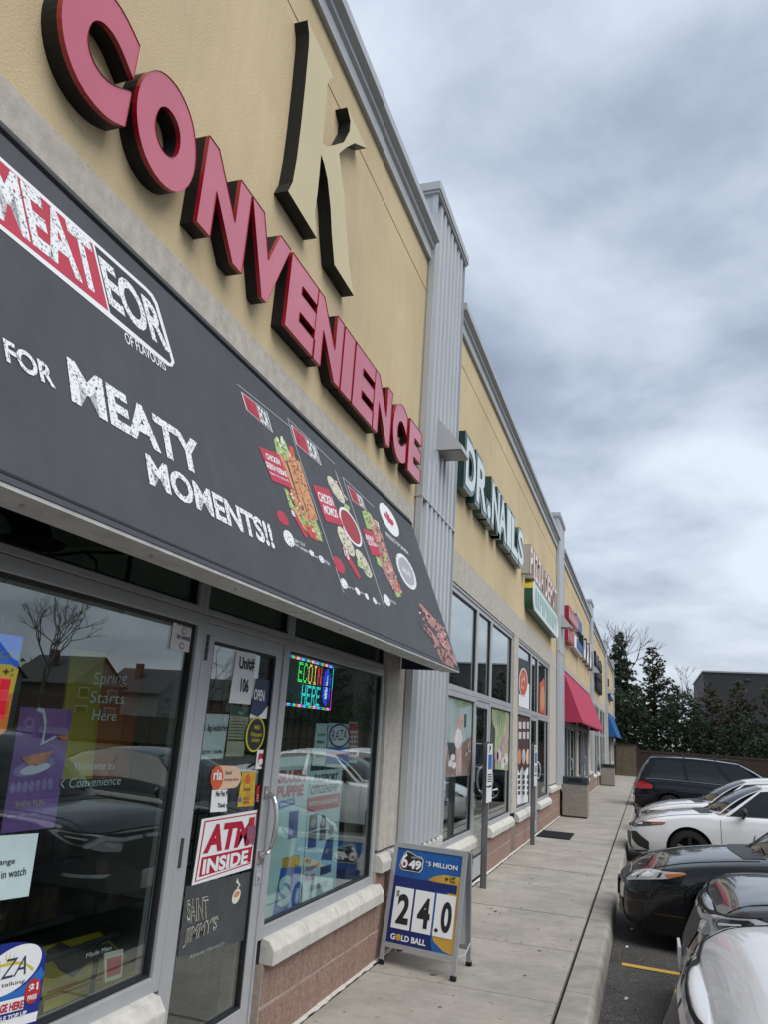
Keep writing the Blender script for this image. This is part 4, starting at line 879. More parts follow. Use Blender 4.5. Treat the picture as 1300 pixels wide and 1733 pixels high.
# gridwall display behind the right window
g = thing('gridwall_panel', 'black wire gridwall standing behind the right window', 'gridwall', (-0.55, 5, 0.05)); mb = MB()
for i in range(17): mb.tube([(-0.55, 4.0+i*0.12, 0.05), (-0.55, 4.0+i*0.12, 2.0)], 0.006, 5)
for i in range(14): mb.tube([(-0.545, 4.0, 0.1+i*0.14), (-0.545, 5.95, 0.1+i*0.14)], 0.006, 5)
mb.build('wire_grid', 'black_metal', g); MB().box(-0.62, -0.5, 4.0, 5.95, 0.017, 0.05).build('foot', 'black_metal', g)
# racks with bottles / boxes deep in the shop
mat('box_mix', (0.10, 0.09, 0.07), 0.6, col2=(0.30, 0.16, 0.08), vs=9, lo=0.4, hi=0.7); mat('shelf_grey', (0.16, 0.165, 0.17), 0.5)
for i, (x_, y_, w_) in enumerate(((-2.2, -0.5, 2.6), (-2.2, 2.5, 2.8), (-4.6, 1.0, 4.2))):
    t = thing('store_shelf', ('grey shelf rack left of the door inside the shop', 'grey shelf rack facing the door inside the shop', 'long shelf rack at the back of the shop')[i], 'shelf', (x_, y_+w_/2, 0.016))
    MB().box(x_-0.4, x_-0.36, y_, y_+w_, 0.016, 1.7).build('back', 'shelf_grey', t)
    for z_ in (0.1, 0.5, 0.9, 1.3): MB().box(x_-0.359, x_, y_, y_+w_, z_, z_+0.03).build('shelf', 'shelf_grey', t)
    for z_ in (0.131, 0.531, 0.931, 1.331):
        mb = MB(); q = y_+0.05
        while q < y_+w_-0.2: b_ = random.uniform(.08, .2); mb.box(x_-0.3, x_-0.05, q, q+b_, z_, z_+random.uniform(.15, .33)); q += b_+0.015
        tag(mb.build('goods', 'box_mix', t), kind='stuff')
# left window ------------------------------------------------------
LDp = wallp(-0.12)
lt = thing('lottery_display', 'blue and orange lottery jackpot display at the left edge inside the window', 'display', (-0.12, 1.4, 1.2))
mat('lot_blue', (0.03, 0.12, 0.52), 0.4, emit=(0.03, 0.12, 0.55), es=0.35); mat('lot_yel', (0.6, 0.42, 0.03), 0.4, emit=(0.6, 0.4, 0.02), es=0.3); mat('lot_org', (0.6, 0.18, 0.02), 0.4, emit=(0.6, 0.16, 0.01), es=0.3); mat('lot_red', (0.3, 0.01, 0.02), 0.4, emit=(1, 0.02, 0.05), es=0.35)
POLY(lt, 'panel', LDp, [zp(-700, 0), zp(182, 132), zp(135, 395), zp(-20, 985), zp(-750, 985)], 'lot_blue', 0, 0.03)
POLY(lt, 'yellow_band', LDp, [zp(-700, 330), zp(0, 345), zp(80, 352), zp(140, 385), zp(95, 580), zp(-720, 560)], 'lot_yel', 0.003, 0.002); POLY(lt, 'orange_band', LDp, [zp(-720, 560), zp(95, 580), zp(42, 870), zp(0, 905), zp(-740, 900)], 'lot_org', 0.003, 0.002)
POLY(lt, 'led_window', LDp, [zp(-600, 440), zp(75, 458), zp(15, 778), zp(-630, 760)], 'lot_red', 0.006, 0.002); gt(lt, '$5 MILLION', LDp, zp, (-420, 275), (120, 318), (-400, 200), 'white_gloss', 0.03, 0.008); gt(lt, '+', LDp, zp, (5, 430), (52, 432), (10, 380), 'ink', 0.04, 0.008); gt(lt, 'UP', LDp, zp, (62, 405), (90, 408), (66, 380), 'ink', 0.03, 0.008); gt(lt, 'TO', LDp, zp, (60, 445), (86, 448), (64, 420), 'ink', 0.03, 0.008)
o = sheet('poster', 'purple dance show poster taped inside the left window', 'poster', GI, [zp(160, 685), zp(578, 706), zp(425, 1640), zp(0, 1692)], 'purple')
gt(o, 'SHEN YUN', GI, zp, (112, 1485), (342, 1465), (118, 1437), 'pap_beige', -0.005, 0.002)
mat('glow_white', (0.62, 0.62, 0.72), 0.6); mat('silk', (0.55, 0.20, 0.10), 0.6, var=0.3, vs=20); mat('lilac', (0.30, 0.20, 0.42), 0.6, var=0.25, vs=25)
ELL(o, 'cloud', GI, zp(270, 1160), zp(430, 1120), zp(262, 1225), 'lilac', 0.001, 0.0005); ELL(o, 'cloud', GI, zp(275, 1175), zp(390, 1150), zp(268, 1215), 'glow_white', 0.0018, 0.0005)
POLY(o, 'skirt', GI, [zp(165, 1095), zp(250, 1062), zp(420, 1032), zp(375, 1085), zp(340, 1130), zp(280, 1155), zp(215, 1140)], 'silk', 0.0026, 0.0005)
POLY(o, 'sleeve', GI, [zp(318, 970), zp(345, 850), zp(330, 740), zp(280, 710), zp(300, 690), zp(345, 700), zp(362, 800), zp(340, 960)], 'glow_white', 0.0026, 0.0005); POLY(o, 'sleeve', GI, [zp(300, 985), zp(430, 910), zp(445, 925), zp(320, 985)], 'glow_white', 0.0032, 0.0005); POLY(o, 'sleeve_end', GI, [zp(440, 915), zp(535, 905), zp(540, 950), zp(480, 945)], 'silk', 0.0032, 0.0005)
for k_ in range(7): ELL(o, 'small_figure', GI, zp(95+k_*50, 1330-k_*6), zp(118+k_*50, 1326-k_*6), zp(92+k_*50, 1375-k_*6), 'lilac', 0.001, 0.0005)
for k_ in range(4): POLY(o, 'print_line', GI, [zp(55+k_*92, 1548-k_*10), zp(115+k_*92, 1544-k_*10), zp(113+k_*92, 1562-k_*10), zp(52+k_*92, 1566-k_*10)], 'lilac', 0.001, 0.0005)
gt(o, 'ShenYun.com/2026   1-855-416-1800', GI, zp, (85, 1632), (350, 1608), (90, 1608), 'lilac', -0.005, 0.002)
ELL(o, 'emblem', GI, zp(228, 812), zp(268, 814), zp(224, 855), 'lilac', 0.001, 0.0005); ELL(o, 'emblem_core', GI, zp(228, 812), zp(250, 813), zp(226, 836), 'purple', 0.0018, 0.0005)
o = sheet('paper_sign', 'white watch battery paper in the lower left window', 'paper sign', GO, [zl(-260, 715), zl(210, 683), zl(155, 1030), zl(-280, 1095)], 'paper_reflection_tint')
gt(o, 'change', GO, zl, (-60, 875), (76, 860), (-55, 832), 'ink', 0.005, 0.002); gt(o, 'in watch', GO, zl, (2, 935), (138, 912), (5, 890), 'ink', 0.005, 0.002)
# calling card sticker at the lower left
cpt = [zr(-400, 470)]+[zr(*p) for p in ((0, 365), (200, 325), (400, 325), (560, 350), (650, 400), (705, 480), (715, 560), (690, 800), (660, 1000), (600, 1350), (560, 1620), (-450, 1900))]
o = sheet('sticker', 'blue and white calling card sticker at the bottom left corner', 'sticker', GO, cpt, 'raza_blue')
POLY(o, 'mid_blue', GO, [zr(*p) for p in ((-300, 1200), (250, 1080), (430, 950), (640, 700), (690, 820), (580, 1000), (370, 1160), (-300, 1330))], 'raza_mid', 0.0008, 0.0005)
ELL(o, 'oval', GO, zr(170, 760), zr(640, 560), zr(250, 385), 'white_gloss', 0.0016, 0.0005, 36)
gt(o, 'RAZA', GO, zr, (-420, 1010), (385, 815), (-330, 680), 'navy', -0.005, 0.003, shear=0.1); gt(o, 'keep talking', GO, zr, (-330, 1125), (372, 970), (-320, 1040), 'ink', 0.0, 0.003)
POLY(o, 'sun_arc', GO, [zr(*p) for p in ((-120, 720), (40, 660), (190, 615), (330, 625), (430, 665), (520, 720), (500, 775), (420, 700), (320, 665), (190, 672), (40, 710))], 'wu_yellow', 0.0022, 0.0004)
for p in ((75, 560, 90, 470), (125, 550, 155, 480), (180, 560, 230, 490)): POLY(o, 'sun_ray', GO, [zr(p[0]-8, p[1]+40), zr(p[0]+12, p[1]+40), zr(p[2], p[3])], 'wu_yellow', 0.0022, 0.0004)
ELL(o, 'badge', GO, zr(497, 1085), zr(620, 1030), zr(480, 1280), 'sticker_red', 0.0022, 0.0004); gt(o, '$1', GO, zr, (430, 1125), (575, 1075), (440, 985), 'white_gloss', 0.03, 0.0036); gt(o, 'FREE', GO, zr, (408, 1240), (552, 1195), (415, 1165), 'white_gloss', 0.03, 0.0036)
POLY(o, 'here_tab', GO, [zr(*p) for p in ((-300, 1330), (365, 1165), (345, 1370), (-320, 1540))], 'white_gloss', 0.0026, 0.0004); gt(o, 'RECHARGE HERE', GO, zr, (-420, 1540), (335, 1355), (-400, 1395), 'atm_red', 0.04, 0.004)
gt(o, 'MOBILE TOP UP', GO, zr, (-240, 1640), (395, 1460), (-230, 1560), 'white_gloss', 0.03, 0.003); POLY(o, 'foot_band', GO, [zr(*p) for p in ((-300, 1660), (585, 1400), (555, 1555), (-300, 1800))], 'white_gloss', 0.0012, 0.0004)
# lettering on the glass
wg = thing('glass_lettering', 'thin white Spring Starts Here lettering on the left window', 'lettering', (-0.05, 2.6, 1.2))
for s_, BL, BR, TL in (('Spring', (565, 1245), (770, 1235), (575, 1150)), ('Starts', (545, 1333), (755, 1342), (553, 1262)), ('Here', (558, 1440), (705, 1445), (566, 1375))): gt(wg, s_, GI, zn, BL, BR, TL, mat('frost', (0.55, 0.62, 0.60), 0.6), -0.01, 0.0, shear=0.12)
wg2 = thing('glass_lettering', 'thin white welcome greeting lettering low on the left window', 'lettering', (-0.05, 2.6, 1.0))
gt(wg2, 'Welcome to', GI, zl, (405, 335), (625, 330), (410, 292), 'frost', -0.01, 0.0, shear=0.12); gt(wg2, 'K Convenience', GI, zl, (320, 438), (660, 415), (325, 385), 'frost', -0.005, 0.0, shear=0.12)
# yellow hanging display card and low yellow box behind the left window
YP = wallp(-0.42)
mat('yellow_card', (0.62, 0.50, 0.05), 0.6, var=0.1, vs=4); mat('orange_card', (0.55, 0.18, 0.04), 0.6, col2=(0.34, 0.05, 0.03), vs=2.5)
o = thing('display_card', 'tall yellow and orange display card hanging behind the left window', 'display card', (-0.42, 2.9, 0.9))
POLY(o, 'yellow_side', YP, [zn(440, 1003), zn(640, 1030), zn(560, 1800), zn(330, 1800)], 'yellow_card', 0, 0.01); POLY(o, 'orange_side', YP, [zn(641, 1030), zn(890, 1035), zn(780, 1800), zn(561, 1800)], 'orange_card', 0, 0.01)
for i, y_ in enumerate((1.9, 2.35, 3.1)): 
    q = thing('hanger_rod', ('left', 'middle', 'right')[i]+' of three black rods hanging inside above the left window', 'rod', (-0.5, y_, 2.0), 'black rods behind the left window')
    MB().tube([(-0.5, y_, 1.55), (-0.5, y_, 3.29)], 0.012, 8).build('rod', 'black_metal', q); MB().tube([(-0.5, y_, 1.88), (-0.5, y_, 2.0)], 0.02, 8).build('sleeve', 'black_metal', q)
HP = Plane((0, 0, 0.50), (1, 0, 0), (0, 1, 0))
o = thing('display_carton', 'low open yellow carton on the ledge at the bottom of the left window', 'carton', (-0.4, 2.5, 0.5))
q = [HP.px(zl(*p)) for p in ((240, 1640), (190, 1320), (545, 1225), (770, 1425))]
if sum(q[i][0]*q[(i+1) % 4][1]-q[(i+1) % 4][0]*q[i][1] for i in range(4)) < 0: q.reverse()
q = [(min(-0.075, a), b) for a, b in q]
MB().sheet(HP, q, 0, 0.02).build('base', 'yellow_card', o)
POLY(o, 'dark_bottle', HP, [zl(*p) for p in ((255, 1340), (330, 1295), (420, 1340), (590, 1300), (640, 1340), (480, 1400), (400, 1480), (330, 1440))], 'int_dark', 0.01, 0.009)
for a, b in (((245, 1600), (560, 1480)), ((260, 1560), (420, 1500))): POLY(o, 'red_line', HP, [zl(*a), zl(*b), zl(b[0], b[1]+8), zl(a[0], a[1]+8)], 'sticker_red', 0.003, 0.002)
VPp = wallp(-0.16)
o2 = POLY(None, 'product_card', VPp, [zl(572, 1345), zl(678, 1320), zl(668, 1475), zl(575, 1508)], 'cream', 0, 0.004); tag(o2, 'small cream and red price card at the bottom of the left window', 'card')
POLY(o2, 'red_panel', VPp, [zl(585, 1375), zl(668, 1352), zl(660, 1455), zl(585, 1480)], 'sticker_red', 0.001, 0.0008)
gt(o, 'Made Men', VPp, zl, (470, 1372), (610, 1325), (475, 1345), 'paper', 0.0, 0.0)
shell('window_ledge', 'int_dark', -0.75, -0.12, -0.7, 3.05, 0.40, 0.478)
rail = thing('display_rail', 'black metal rail across the bottom of the left window', 'rail', (-0.2, 1.5, 0.5)); MB().tube([(-0.2, -0.6, 0.72), (-0.2, 3.02, 0.72)], 0.012, 6).build('bar', 'black_metal', rail)
for i in range(7): MB().tube([(-0.2, 0.5+i*0.4, 0.48), (-0.2, 0.5+i*0.4, 0.72)], 0.01, 6).build('upright', 'black_metal', rail)
# duct seen through the transom
dct = thing('air_duct', 'black elbow air duct with round flange inside above the left window', 'duct', (-0.9, 2.2, 2.3))
TP = wallp(-0.75); da = Vector(TP.pt(*TP.px(zn(200, 340))))
dp_ = [da+Vector((0, -1.4, 0.22)), da+Vector((0, -0.5, 0.22)), da+Vector((0, -0.22, 0.19)), da+Vector((0, -0.06, 0.10)), da]
MB().tube(dp_, 0.085, 16).build('elbow', 'black_metal', dct, smooth=True); MB().tube([da+Vector((0, 0, -0.005)), da+Vector((0, 0, -0.03))], 0.15, 24, 0.12).build('flange', 'black_metal', dct)
cab = thing('ceiling_cable', 'thin dark cable run inside above the left window', 'cable', (-0.7, 2.8, 2.3))
c_ = [TP.pt(*TP.px(zn(*p))) for p in ((150, 435), (330, 432), (520, 412), (700, 418), (900, 430), (1150, 440))]; MB().tube(c_, 0.008, 5).tube([c_[2], TP.pt(*TP.px(zn(590, 470))), TP.pt(*TP.px(zn(585, 560)))], 0.008, 5).build('cable', 'black_metal', cab)
# ------------------------------------------------------------------ window graphics of bay 2
zb = Z(740, 1160, 6.664); zc = Z(860, 1090, 5.25)
mat('spa_bg', (0.16, 0.24, 0.25), 0.55, col2=(0.34, 0.40, 0.40), vs=2.2); mat('spa_brown', (0.09, 0.06, 0.05), 0.6, col2=(0.26, 0.19, 0.16), vs=7); mat('spa_pink', (0.30, 0.20, 0.18), 0.6, col2=(0.52, 0.37, 0.34), vs=9); mat('spa_white', (0.56, 0.53, 0.54), 0.6, var=0.2, vs=14); mat('spa_dark', (0.03, 0.04, 0.04), 0.6); mat('palm', (0.10, 0.16, 0.08), 0.6, col2=(0.26, 0.33, 0.2), vs=30); mat('spa_green', (0.18, 0.26, 0.11), 0.6, col2=(0.40, 0.42, 0.26), vs=6); mat('orchid', (0.34, 0.16, 0.25), 0.6, col2=(0.5, 0.32, 0.38), vs=12)
o = sheet('window_graphic', 'faded spa photo print covering the window left of the first far door', 'window graphic', GO, [zb(75, 55), zb(430, 150), zb(400, 1010), zb(48, 1040)], 'spa_bg')
POLY(o, 'table_print', GO, [zb(55, 960), zb(62, 760), zb(300, 640), zb(410, 560), zb(400, 1005), zb(50, 1035)], 'spa_brown', 0.001, 0.0005); POLY(o, 'dark_bowl', GO, [zb(118, 640), zb(215, 650), zb(205, 800), zb(140, 820)], 'spa_dark', 0.0015, 0.0005)
POLY(o, 'curtain_print', GO, [zb(72, 330), zb(115, 560), zb(118, 700), zb(90, 940), zb(55, 950)], 'spa_pink', 0.002, 0.0005); POLY(o, 'bamboo_print', GO, [zb(240, 340), zb(300, 330), zb(285, 560), zb(275, 1015), zb(215, 1015), zb(212, 560)], 'spa_pink', 0.002, 0.0005)
ELL(o, 'flower_print', GO, zb(240, 600), zb(282, 600), zb(235, 715), 'spa_white', 0.0026, 0.0005); POLY(o, 'bottle_print', GO, [zb(310, 325), zb(335, 322), zb(330, 470), zb(308, 478)], 'spa_dark', 0.002, 0.0005)
for c_ in ((150, 880), (190, 900), (178, 812)): ELL(o, 'stone_print', GO, zb(*c_), zb(c_[0]+24, c_[1]), zb(c_[0]-3, c_[1]+38), 'spa_white', 0.003, 0.0005)
for a_ in range(5):
    t = a_*PI/5*2; ELL(o, 'petal_print', GO, zb(348+18*math.cos(t), 740+60*math.sin(t)), zb(348+34*math.cos(t), 740+100*math.sin(t)), zb(352+18*math.cos(t), 752+60*math.sin(t)), 'spa_pink', 0.0026, 0.0004)
for k_ in range(9): POLY(o, 'palm_print', GO, [zb(310, 70), zb(320, 80), zb(205+k_*26, 260-abs(k_-4)*14), zb(200+k_*26, 250-abs(k_-4)*14)], 'palm', 0.002+0.0003*k_, 0.0002)
POLY(o, 'leaf_mass', GO, [zb(205, 90), zb(425, 150), zb(400, 220), zb(240, 250)], 'palm', 0.0016, 0.0003)
o = sheet('window_graphic', 'green orchid photo print in the window right of the first far door', 'window graphic', GO, [zb(625, 215), zb(830, 270), zb(818, 960), zb(612, 940)], 'spa_green')
POLY(o, 'shadow_print', GO, [zb(625, 400), zb(660, 500), zb(650, 740), zb(660, 940), zb(612, 940)], 'spa_dark', 0.001, 0.0005); POLY(o, 'hand_print', GO, [zb(812, 420), zb(805, 600), zb(760, 760), zb(720, 860), zb(690, 860), zb(740, 680), zb(790, 480)], 'spa_pink', 0.002, 0.0005); POLY(o, 'orchid_print', GO, [zb(780, 560), zb(765, 690), zb(735, 760), zb(720, 680), zb(750, 600)], 'orchid', 0.0026, 0.0005)
for c_ in ((700, 790), (780, 830), (675, 800), (745, 880)): ELL(o, 'petal_print', GO, zb(*c_), zb(c_[0]+22, c_[1]), zb(c_[0]-3, c_[1]+70), 'spa_white' if c_[0] > 690 else 'orchid', 0.003, 0.0005)
for k_ in range(8): POLY(o, 'palm_print', GO, [zb(700, 235), zb(715, 240), zb(640+k_*24, 480-abs(k_-3)*22), zb(633+k_*24, 470-abs(k_-3)*22)], 'palm', 0.002+0.0003*k_, 0.0002)
o = sheet('window_graphic', 'pizza photo print in the upper left window of the pizza shop', 'window graphic', GO, [zc(100, 360), zc(205, 350), zc(200, 600), zc(98, 575)], 'print_white')
POLY(o, 'dark_field', GO, [zc(100, 120), zc(207, 165), zc(205, 400), zc(185, 340), zc(150, 470), zc(100, 440)], 'spa_dark', 0.001, 0.0005); ELL(o, 'pan', GO, zc(140, 340), zc(178, 345), zc(138, 470), 'spa_white', 0.002, 0.0004); ELL(o, 'pizza', GO, zc(140, 340), zc(172, 345), zc(138, 455), 'tomato', 0.003, 0.0004)
for k_ in range(10): ELL(o, 'topping', GO, zc(122+(k_*13) % 38, 270+(k_*37) % 140), zc(127+(k_*13) % 38, 271+(k_*37) % 140), zc(121+(k_*13) % 38, 285+(k_*37) % 140), 'pap_beige' if k_ % 2 else 'kebab', 0.004, 0.0003)
o = sheet('window_graphic', 'brown and white menu poster in the pizza shop window', 'window graphic', GO, [zc(92, 620), zc(205, 640), zc(198, 1400), zc(84, 1425)], 'print_white')
mat('menu_brown', (0.06, 0.022, 0.02), 0.6, var=0.3, vs=20)
POLY(o, 'brown_field', GO, [zc(92, 620), zc(205, 640), zc(202, 1100), zc(185, 1090), zc(165, 1110), zc(150, 1140), zc(130, 1080), zc(105, 1150), zc(90, 1110)], 'menu_brown', 0.001, 0.0005)
for r_ in range(2):
    for c_ in range(3): POLY(o, 'menu_tile', GO, [zc(98+c_*37, 690+r_*90), zc(122+c_*36, 692+r_*90), zc(121+c_*36, 755+r_*90), zc(97+c_*37, 750+r_*90)], 'spa_white', 0.002, 0.0004)
for k_ in range(3): ELL(o, 'food_print', GO, zc(105+k_*37, 1000), zc(120+k_*37, 1000), zc(104+k_*37, 1070), ('kebab', 'spa_white', 'peach')[k_], 0.002, 0.0004)
for r_ in range(4):
    for c_ in range(3): POLY(o, 'menu_line', GO, [zc(92+c_*40, 1165+r_*48), zc(112+c_*40, 1160+r_*48), zc(111+c_*40, 1192+r_*48), zc(91+c_*40, 1197+r_*48)], 'alu_dark', 0.002, 0.0004)
o = sheet('window_graphic', 'red pizza slice print in the upper right window of the pizza shop', 'window graphic', GO, [zc(285, 350), zc(325, 300), zc(332, 620), zc(283, 605)], 'tomato')
ELL(o, 'slice', GO, zc(310, 480), zc(328, 480), zc(308, 590), 'kebab', 0.001, 0.0005)

# ================================================================== things on the sidewalk
# A-frame board
bp0, bp1 = Vector((0.075, 5.85, 0)), Vector((0.60, 5.75, 0)); wv_ = (bp1-bp0)
tpL, tpR = Vector((0.095, 6.04, 0)), Vector((0.62, 5.94, 0))
ab = thing('sandwich_board', 'blue lottery jackpot A-frame board on the sidewalk', 'sandwich board', ((0.34, 5.97, 0)))
dy = 0.19; HB = 0.79
BP = Plane(bp0, wv_, (Vector((0.02, dy, HB)))); Wb = wv_.length; Hb = math.hypot(dy, HB)
def bpp(nm, pts, m, l, th=0.002): return MB().sheet(BP, pts, l, th).build(nm, m, ab)
mat('board_blue', (0.012, 0.055, 0.26), 0.4, col2=(0.02, 0.16, 0.45), vs=1.6, objc=True); mat('deep_blue', (0.008, 0.022, 0.13), 0.4); mat('board_gold', (0.55, 0.38, 0.06), 0.45, col2=(0.45, 0.16, 0.02), vs=3)
mat('frame_grey', (0.40, 0.41, 0.42), 0.45, 0.4)
fb = 0.115
for s_, nm in ((0, 'front'), (1, 'rear')):
    mb = MB()
    if s_ == 0: PL = BP
    else: PL = Plane(bp0+Vector((0.02, 2*dy+0.04, 0)), wv_, Vector((0.02, -dy, HB)))
    t_ = 0.032
    for a, b, c, d in ((-t_, 0, 0.015, Hb), (Wb, Wb+t_, 0.015, Hb), (0, Wb, Hb-t_, Hb), (0, Wb, fb+0.0, fb+t_)): mb.sheet(PL, [(a, c), (b, c), (b, d), (a, d)], 0.011, 0.022)
    mb.build('frame', 'frame_grey', ab)
    for a in (-t_, Wb): MB().sheet(PL, [(a-0.003, 0), (a+t_+0.003, 0), (a+t_+0.003, 0.03), (a-0.003, 0.03)], 0.015, 0.03).build('foot', 'rubber', ab)
    if s_ == 1: MB().sheet(PL, [(0, fb+t_), (Wb, fb+t_), (Wb, Hb-t_), (0, Hb-t_)], 0.004, 0.006).build('rear_panel', 'paper', ab)
u0, u1, v0, v1 = 0.0, Wb, fb+0.032, Hb-0.032; U = u1-u0; V = v1-v0
bpp('panel', [(u0, v0), (u1, v0), (u1, v1), (u0, v1)], 'board_blue', 0.004, 0.006)
bpp('gold_field', [(u0+U*.52, v0+V*.70), (u0+U*.60, v0+V*.745), (u0+U*.75, v0+V*.78), (u1, v0+V*.78), (u1, v0), (u0+U*.86, v0+V*.02), (u0+U*.70, v0+V*.10), (u0+U*.66, v0+V*.2), (u0+U*.86, v0+V*.66)], 'board_gold', 0.0052, 0.001)
bpp('dark_strip', [(u0, v0+V*.60), (u0+U*.96, v0+V*.60), (u0+U*.96, v0+V*.69), (u0, v0+V*.69)], 'deep_blue', 0.0065, 0.001)
bpp('dark_field', [(u0, v0), (u0+U*.70, v0), (u0+U*.66, v0+V*.1), (u0+U*.64, v0+V*.6), (u0, v0+V*.6)], 'deep_blue', 0.0058, 0.001)
for i in range(3):
    a = u0+U*(.05+.315*i); w_ = U*.285; c0_ = v0+V*(.15+0.0*i)
    bpp('number_card', [(a, c0_), (a+w_, c0_), (a+w_, c0_+V*.43), (a, c0_+V*.43)], 'white_gloss', 0.009, 0.001)
    s_ = '24'[i] if i < 2 else '0'
    TXT(ab, s_, BP, (a+w_*(.22 if i < 2 else .35), c0_+V*.05), (a+w_*.88, c0_+V*.05), (a+w_*(.22 if i < 2 else .35), c0_+V*.36), 'ink', 0.035, 0.0105, uv=True)
TXT(ab, '$', BP, (u0+U*.075, v0+V*.45), (u0+U*.125, v0+V*.45), (u0+U*.075, v0+V*.54), 'ink', 0.02, 0.0105, uv=True)
TXT(ab, '.', BP, (u0+U*.70, v0+V*.19), (u0+U*.755, v0+V*.19), (u0+U*.70, v0+V*.23), 'ink', 0.03, 0.0105, uv=True)
TXT(ab, 'G', BP, (u0+U*.07, v0+V*.035), (u0+U*.14, v0+V*.035), (u0+U*.07, v0+V*.095), 'white_gloss', 0.03, 0.009, uv=True); TXT(ab, 'LD BALL', BP, (u0+U*.235, v0+V*.035), (u0+U*.60, v0+V*.035), (u0+U*.235, v0+V*.095), 'white_gloss', 0.03, 0.009, uv=True)
c_ = [(u0+U*.187+.022*math.cos(i*PI/8), v0+V*.065+.022*math.sin(i*PI/8)) for i in range(16)]; bpp('gold_ball', c_, 'board_gold', 0.009, 0.001)
TXT(ab, '5 MILLION', BP, (u0+U*.50, v0+V*.845), (u0+U*.94, v0+V*.845), (u0+U*.50, v0+V*.895), 'white_gloss', 0.02, 0.009, uv=True); TXT(ab, '$', BP, (u0+U*.465, v0+V*.87), (u0+U*.485, v0+V*.87), (u0+U*.465, v0+V*.90), 'white_gloss', 0.02, 0.009, uv=True)
TXT(ab, '+', BP, (u0+U*.77, v0+V*.72), (u0+U*.83, v0+V*.72), (u0+U*.77, v0+V*.76), 'ink', 0.03, 0.009, uv=True); TXT(ab, 'UP', BP, (u0+U*.845, v0+V*.742), (u0+U*.93, v0+V*.742), (u0+U*.845, v0+V*.772), 'ink', 0.03, 0.009, uv=True); TXT(ab, 'TO', BP, (u0+U*.845, v0+V*.703), (u0+U*.93, v0+V*.703), (u0+U*.845, v0+V*.733), 'ink', 0.03, 0.009, uv=True)
lg = [(.06, .80), (.10, .76), (.38, .76), (.42, .80), (.42, .90), (.38, .93), (.30, .935), (.22, .96), (.16, .975), (.12, .95), (.07, .86)]
bpp('logo_edge', [(u0+U*a, v0+V*b) for a, b in lg], 'white_gloss', 0.0075, 0.001); cx_ = .24; cz_ = .86
bpp('logo_plate', [(u0+U*(cx_+(a-cx_)*.94), v0+V*(cz_+(b-cz_)*.93)) for a, b in lg], 'ink', 0.009, 0.001)
TXT(ab, '6', BP, (u0+U*.085, v0+V*.785), (u0+U*.185, v0+V*.785), (u0+U*.085, v0+V*.945), 'white_gloss', 0.022, 0.0105, uv=True); TXT(ab, '49', BP, (u0+U*.205, v0+V*.785), (u0+U*.40, v0+V*.785), (u0+U*.205, v0+V*.885), 'white_gloss', 0.05, 0.0105, uv=True); TXT(ab, 'LOTTO', BP, (u0+U*.235, v0+V*.902), (u0+U*.38, v0+V*.902), (u0+U*.235, v0+V*.92), 'white_gloss', 0.01, 0.0105, uv=True)
c_ = [(u0+U*.135+.012*math.cos(i*PI/8), v0+V*.825+.012*math.sin(i*PI/8)) for i in range(16)]; bpp('red_dot', c_, 'atm_red', 0.0125, 0.001)
mb = MB(); m0 = BP.pt(Wb+0.02, fb+0.02, 0); mb.tube([m0, m0+Vector((0.02, 0.21, -0.02)), m0+Vector((0.03, 0.40, 0.05))], 0.006, 5); mb.build('stay', 'alu', ab)
MB().sheet(Plane(bp1, (0.02, 1, 0), (0, 0, 1)), [(0.20, Hb-.09), (0.24, Hb-.09), (0.24, Hb-.02), (0.20, Hb-.02)], 0.04, 0.004).build('hinge_plate', 'alu_dark', ab)
# accessible parking posts
mat('post_metal', (0.17, 0.175, 0.18), 0.5, 0.6)
for i, (x_, y_) in enumerate(((0.155, 9.21), (0.14, 13.38))):
    t = thing('parking_sign_post', ('nearer steel post with white parking sign beside the spa print', 'farther steel post with white parking sign by the black mat')[i], 'sign post', (x_, y_, 0), 'parking sign posts at the wall')
    MB().box(x_-0.026, x_+0.026, y_-0.03, y_+0.0, 0.0, 1.56).box(x_-0.045, x_-0.0265, y_-0.012, y_-0.001, 0.0, 1.55).build('post', 'post_metal', t)
    MB().box(x_+0.03, x_+0.034, y_-0.17, y_+0.15, 1.08, 1.54).box(x_+0.03, x_+0.034, y_-0.17, y_+0.15, 0.90, 1.07).build('plate', 'white_gloss', t)
    Q = wallp(x_+0.034)
    MB().sheet(Q, [(y_-0.12, 1.26), (y_+0.10, 1.26), (y_+0.10, 1.42), (y_-0.12, 1.42)], 0.002, 0.001).build('blue_panel', 'raza_mid', t)
    TXT(t, 'P', Q, (y_-0.06, 1.44), (y_+0.02, 1.44), (y_-0.06, 1.52), 'ink', 0.03, 0.003, uv=True)
    for k_ in range(5): MB().sheet(Q, [(y_-0.13, 1.12+0.025*k_-(.16 if k_ > 3 else 0)), (y_+0.11, 1.12+0.025*k_-(.16 if k_ > 3 else 0)), (y_+0.11, 1.132+0.025*k_-(.16 if k_ > 3 else 0)), (y_-0.13, 1.132+0.025*k_-(.16 if k_ > 3 else 0))], 0.002, 0.001).build('print_line', 'ink', t)
# rubber mat
t = thing('door_mat', 'black slatted rubber mat at the pizza shop door', 'mat', (0.32, 15.05, 0)); mb = MB()
for i in range(18): mb.box(0.05, 0.60, 14.56+i*0.055, 14.595+i*0.055, 0.004, 0.022)
for i in range(5): mb.box(0.05+i*0.1375-0.01, 0.05+i*0.1375+0.01, 14.56, 15.53, 0.004, 0.019)
mb.build('slats', 'rubber', t)
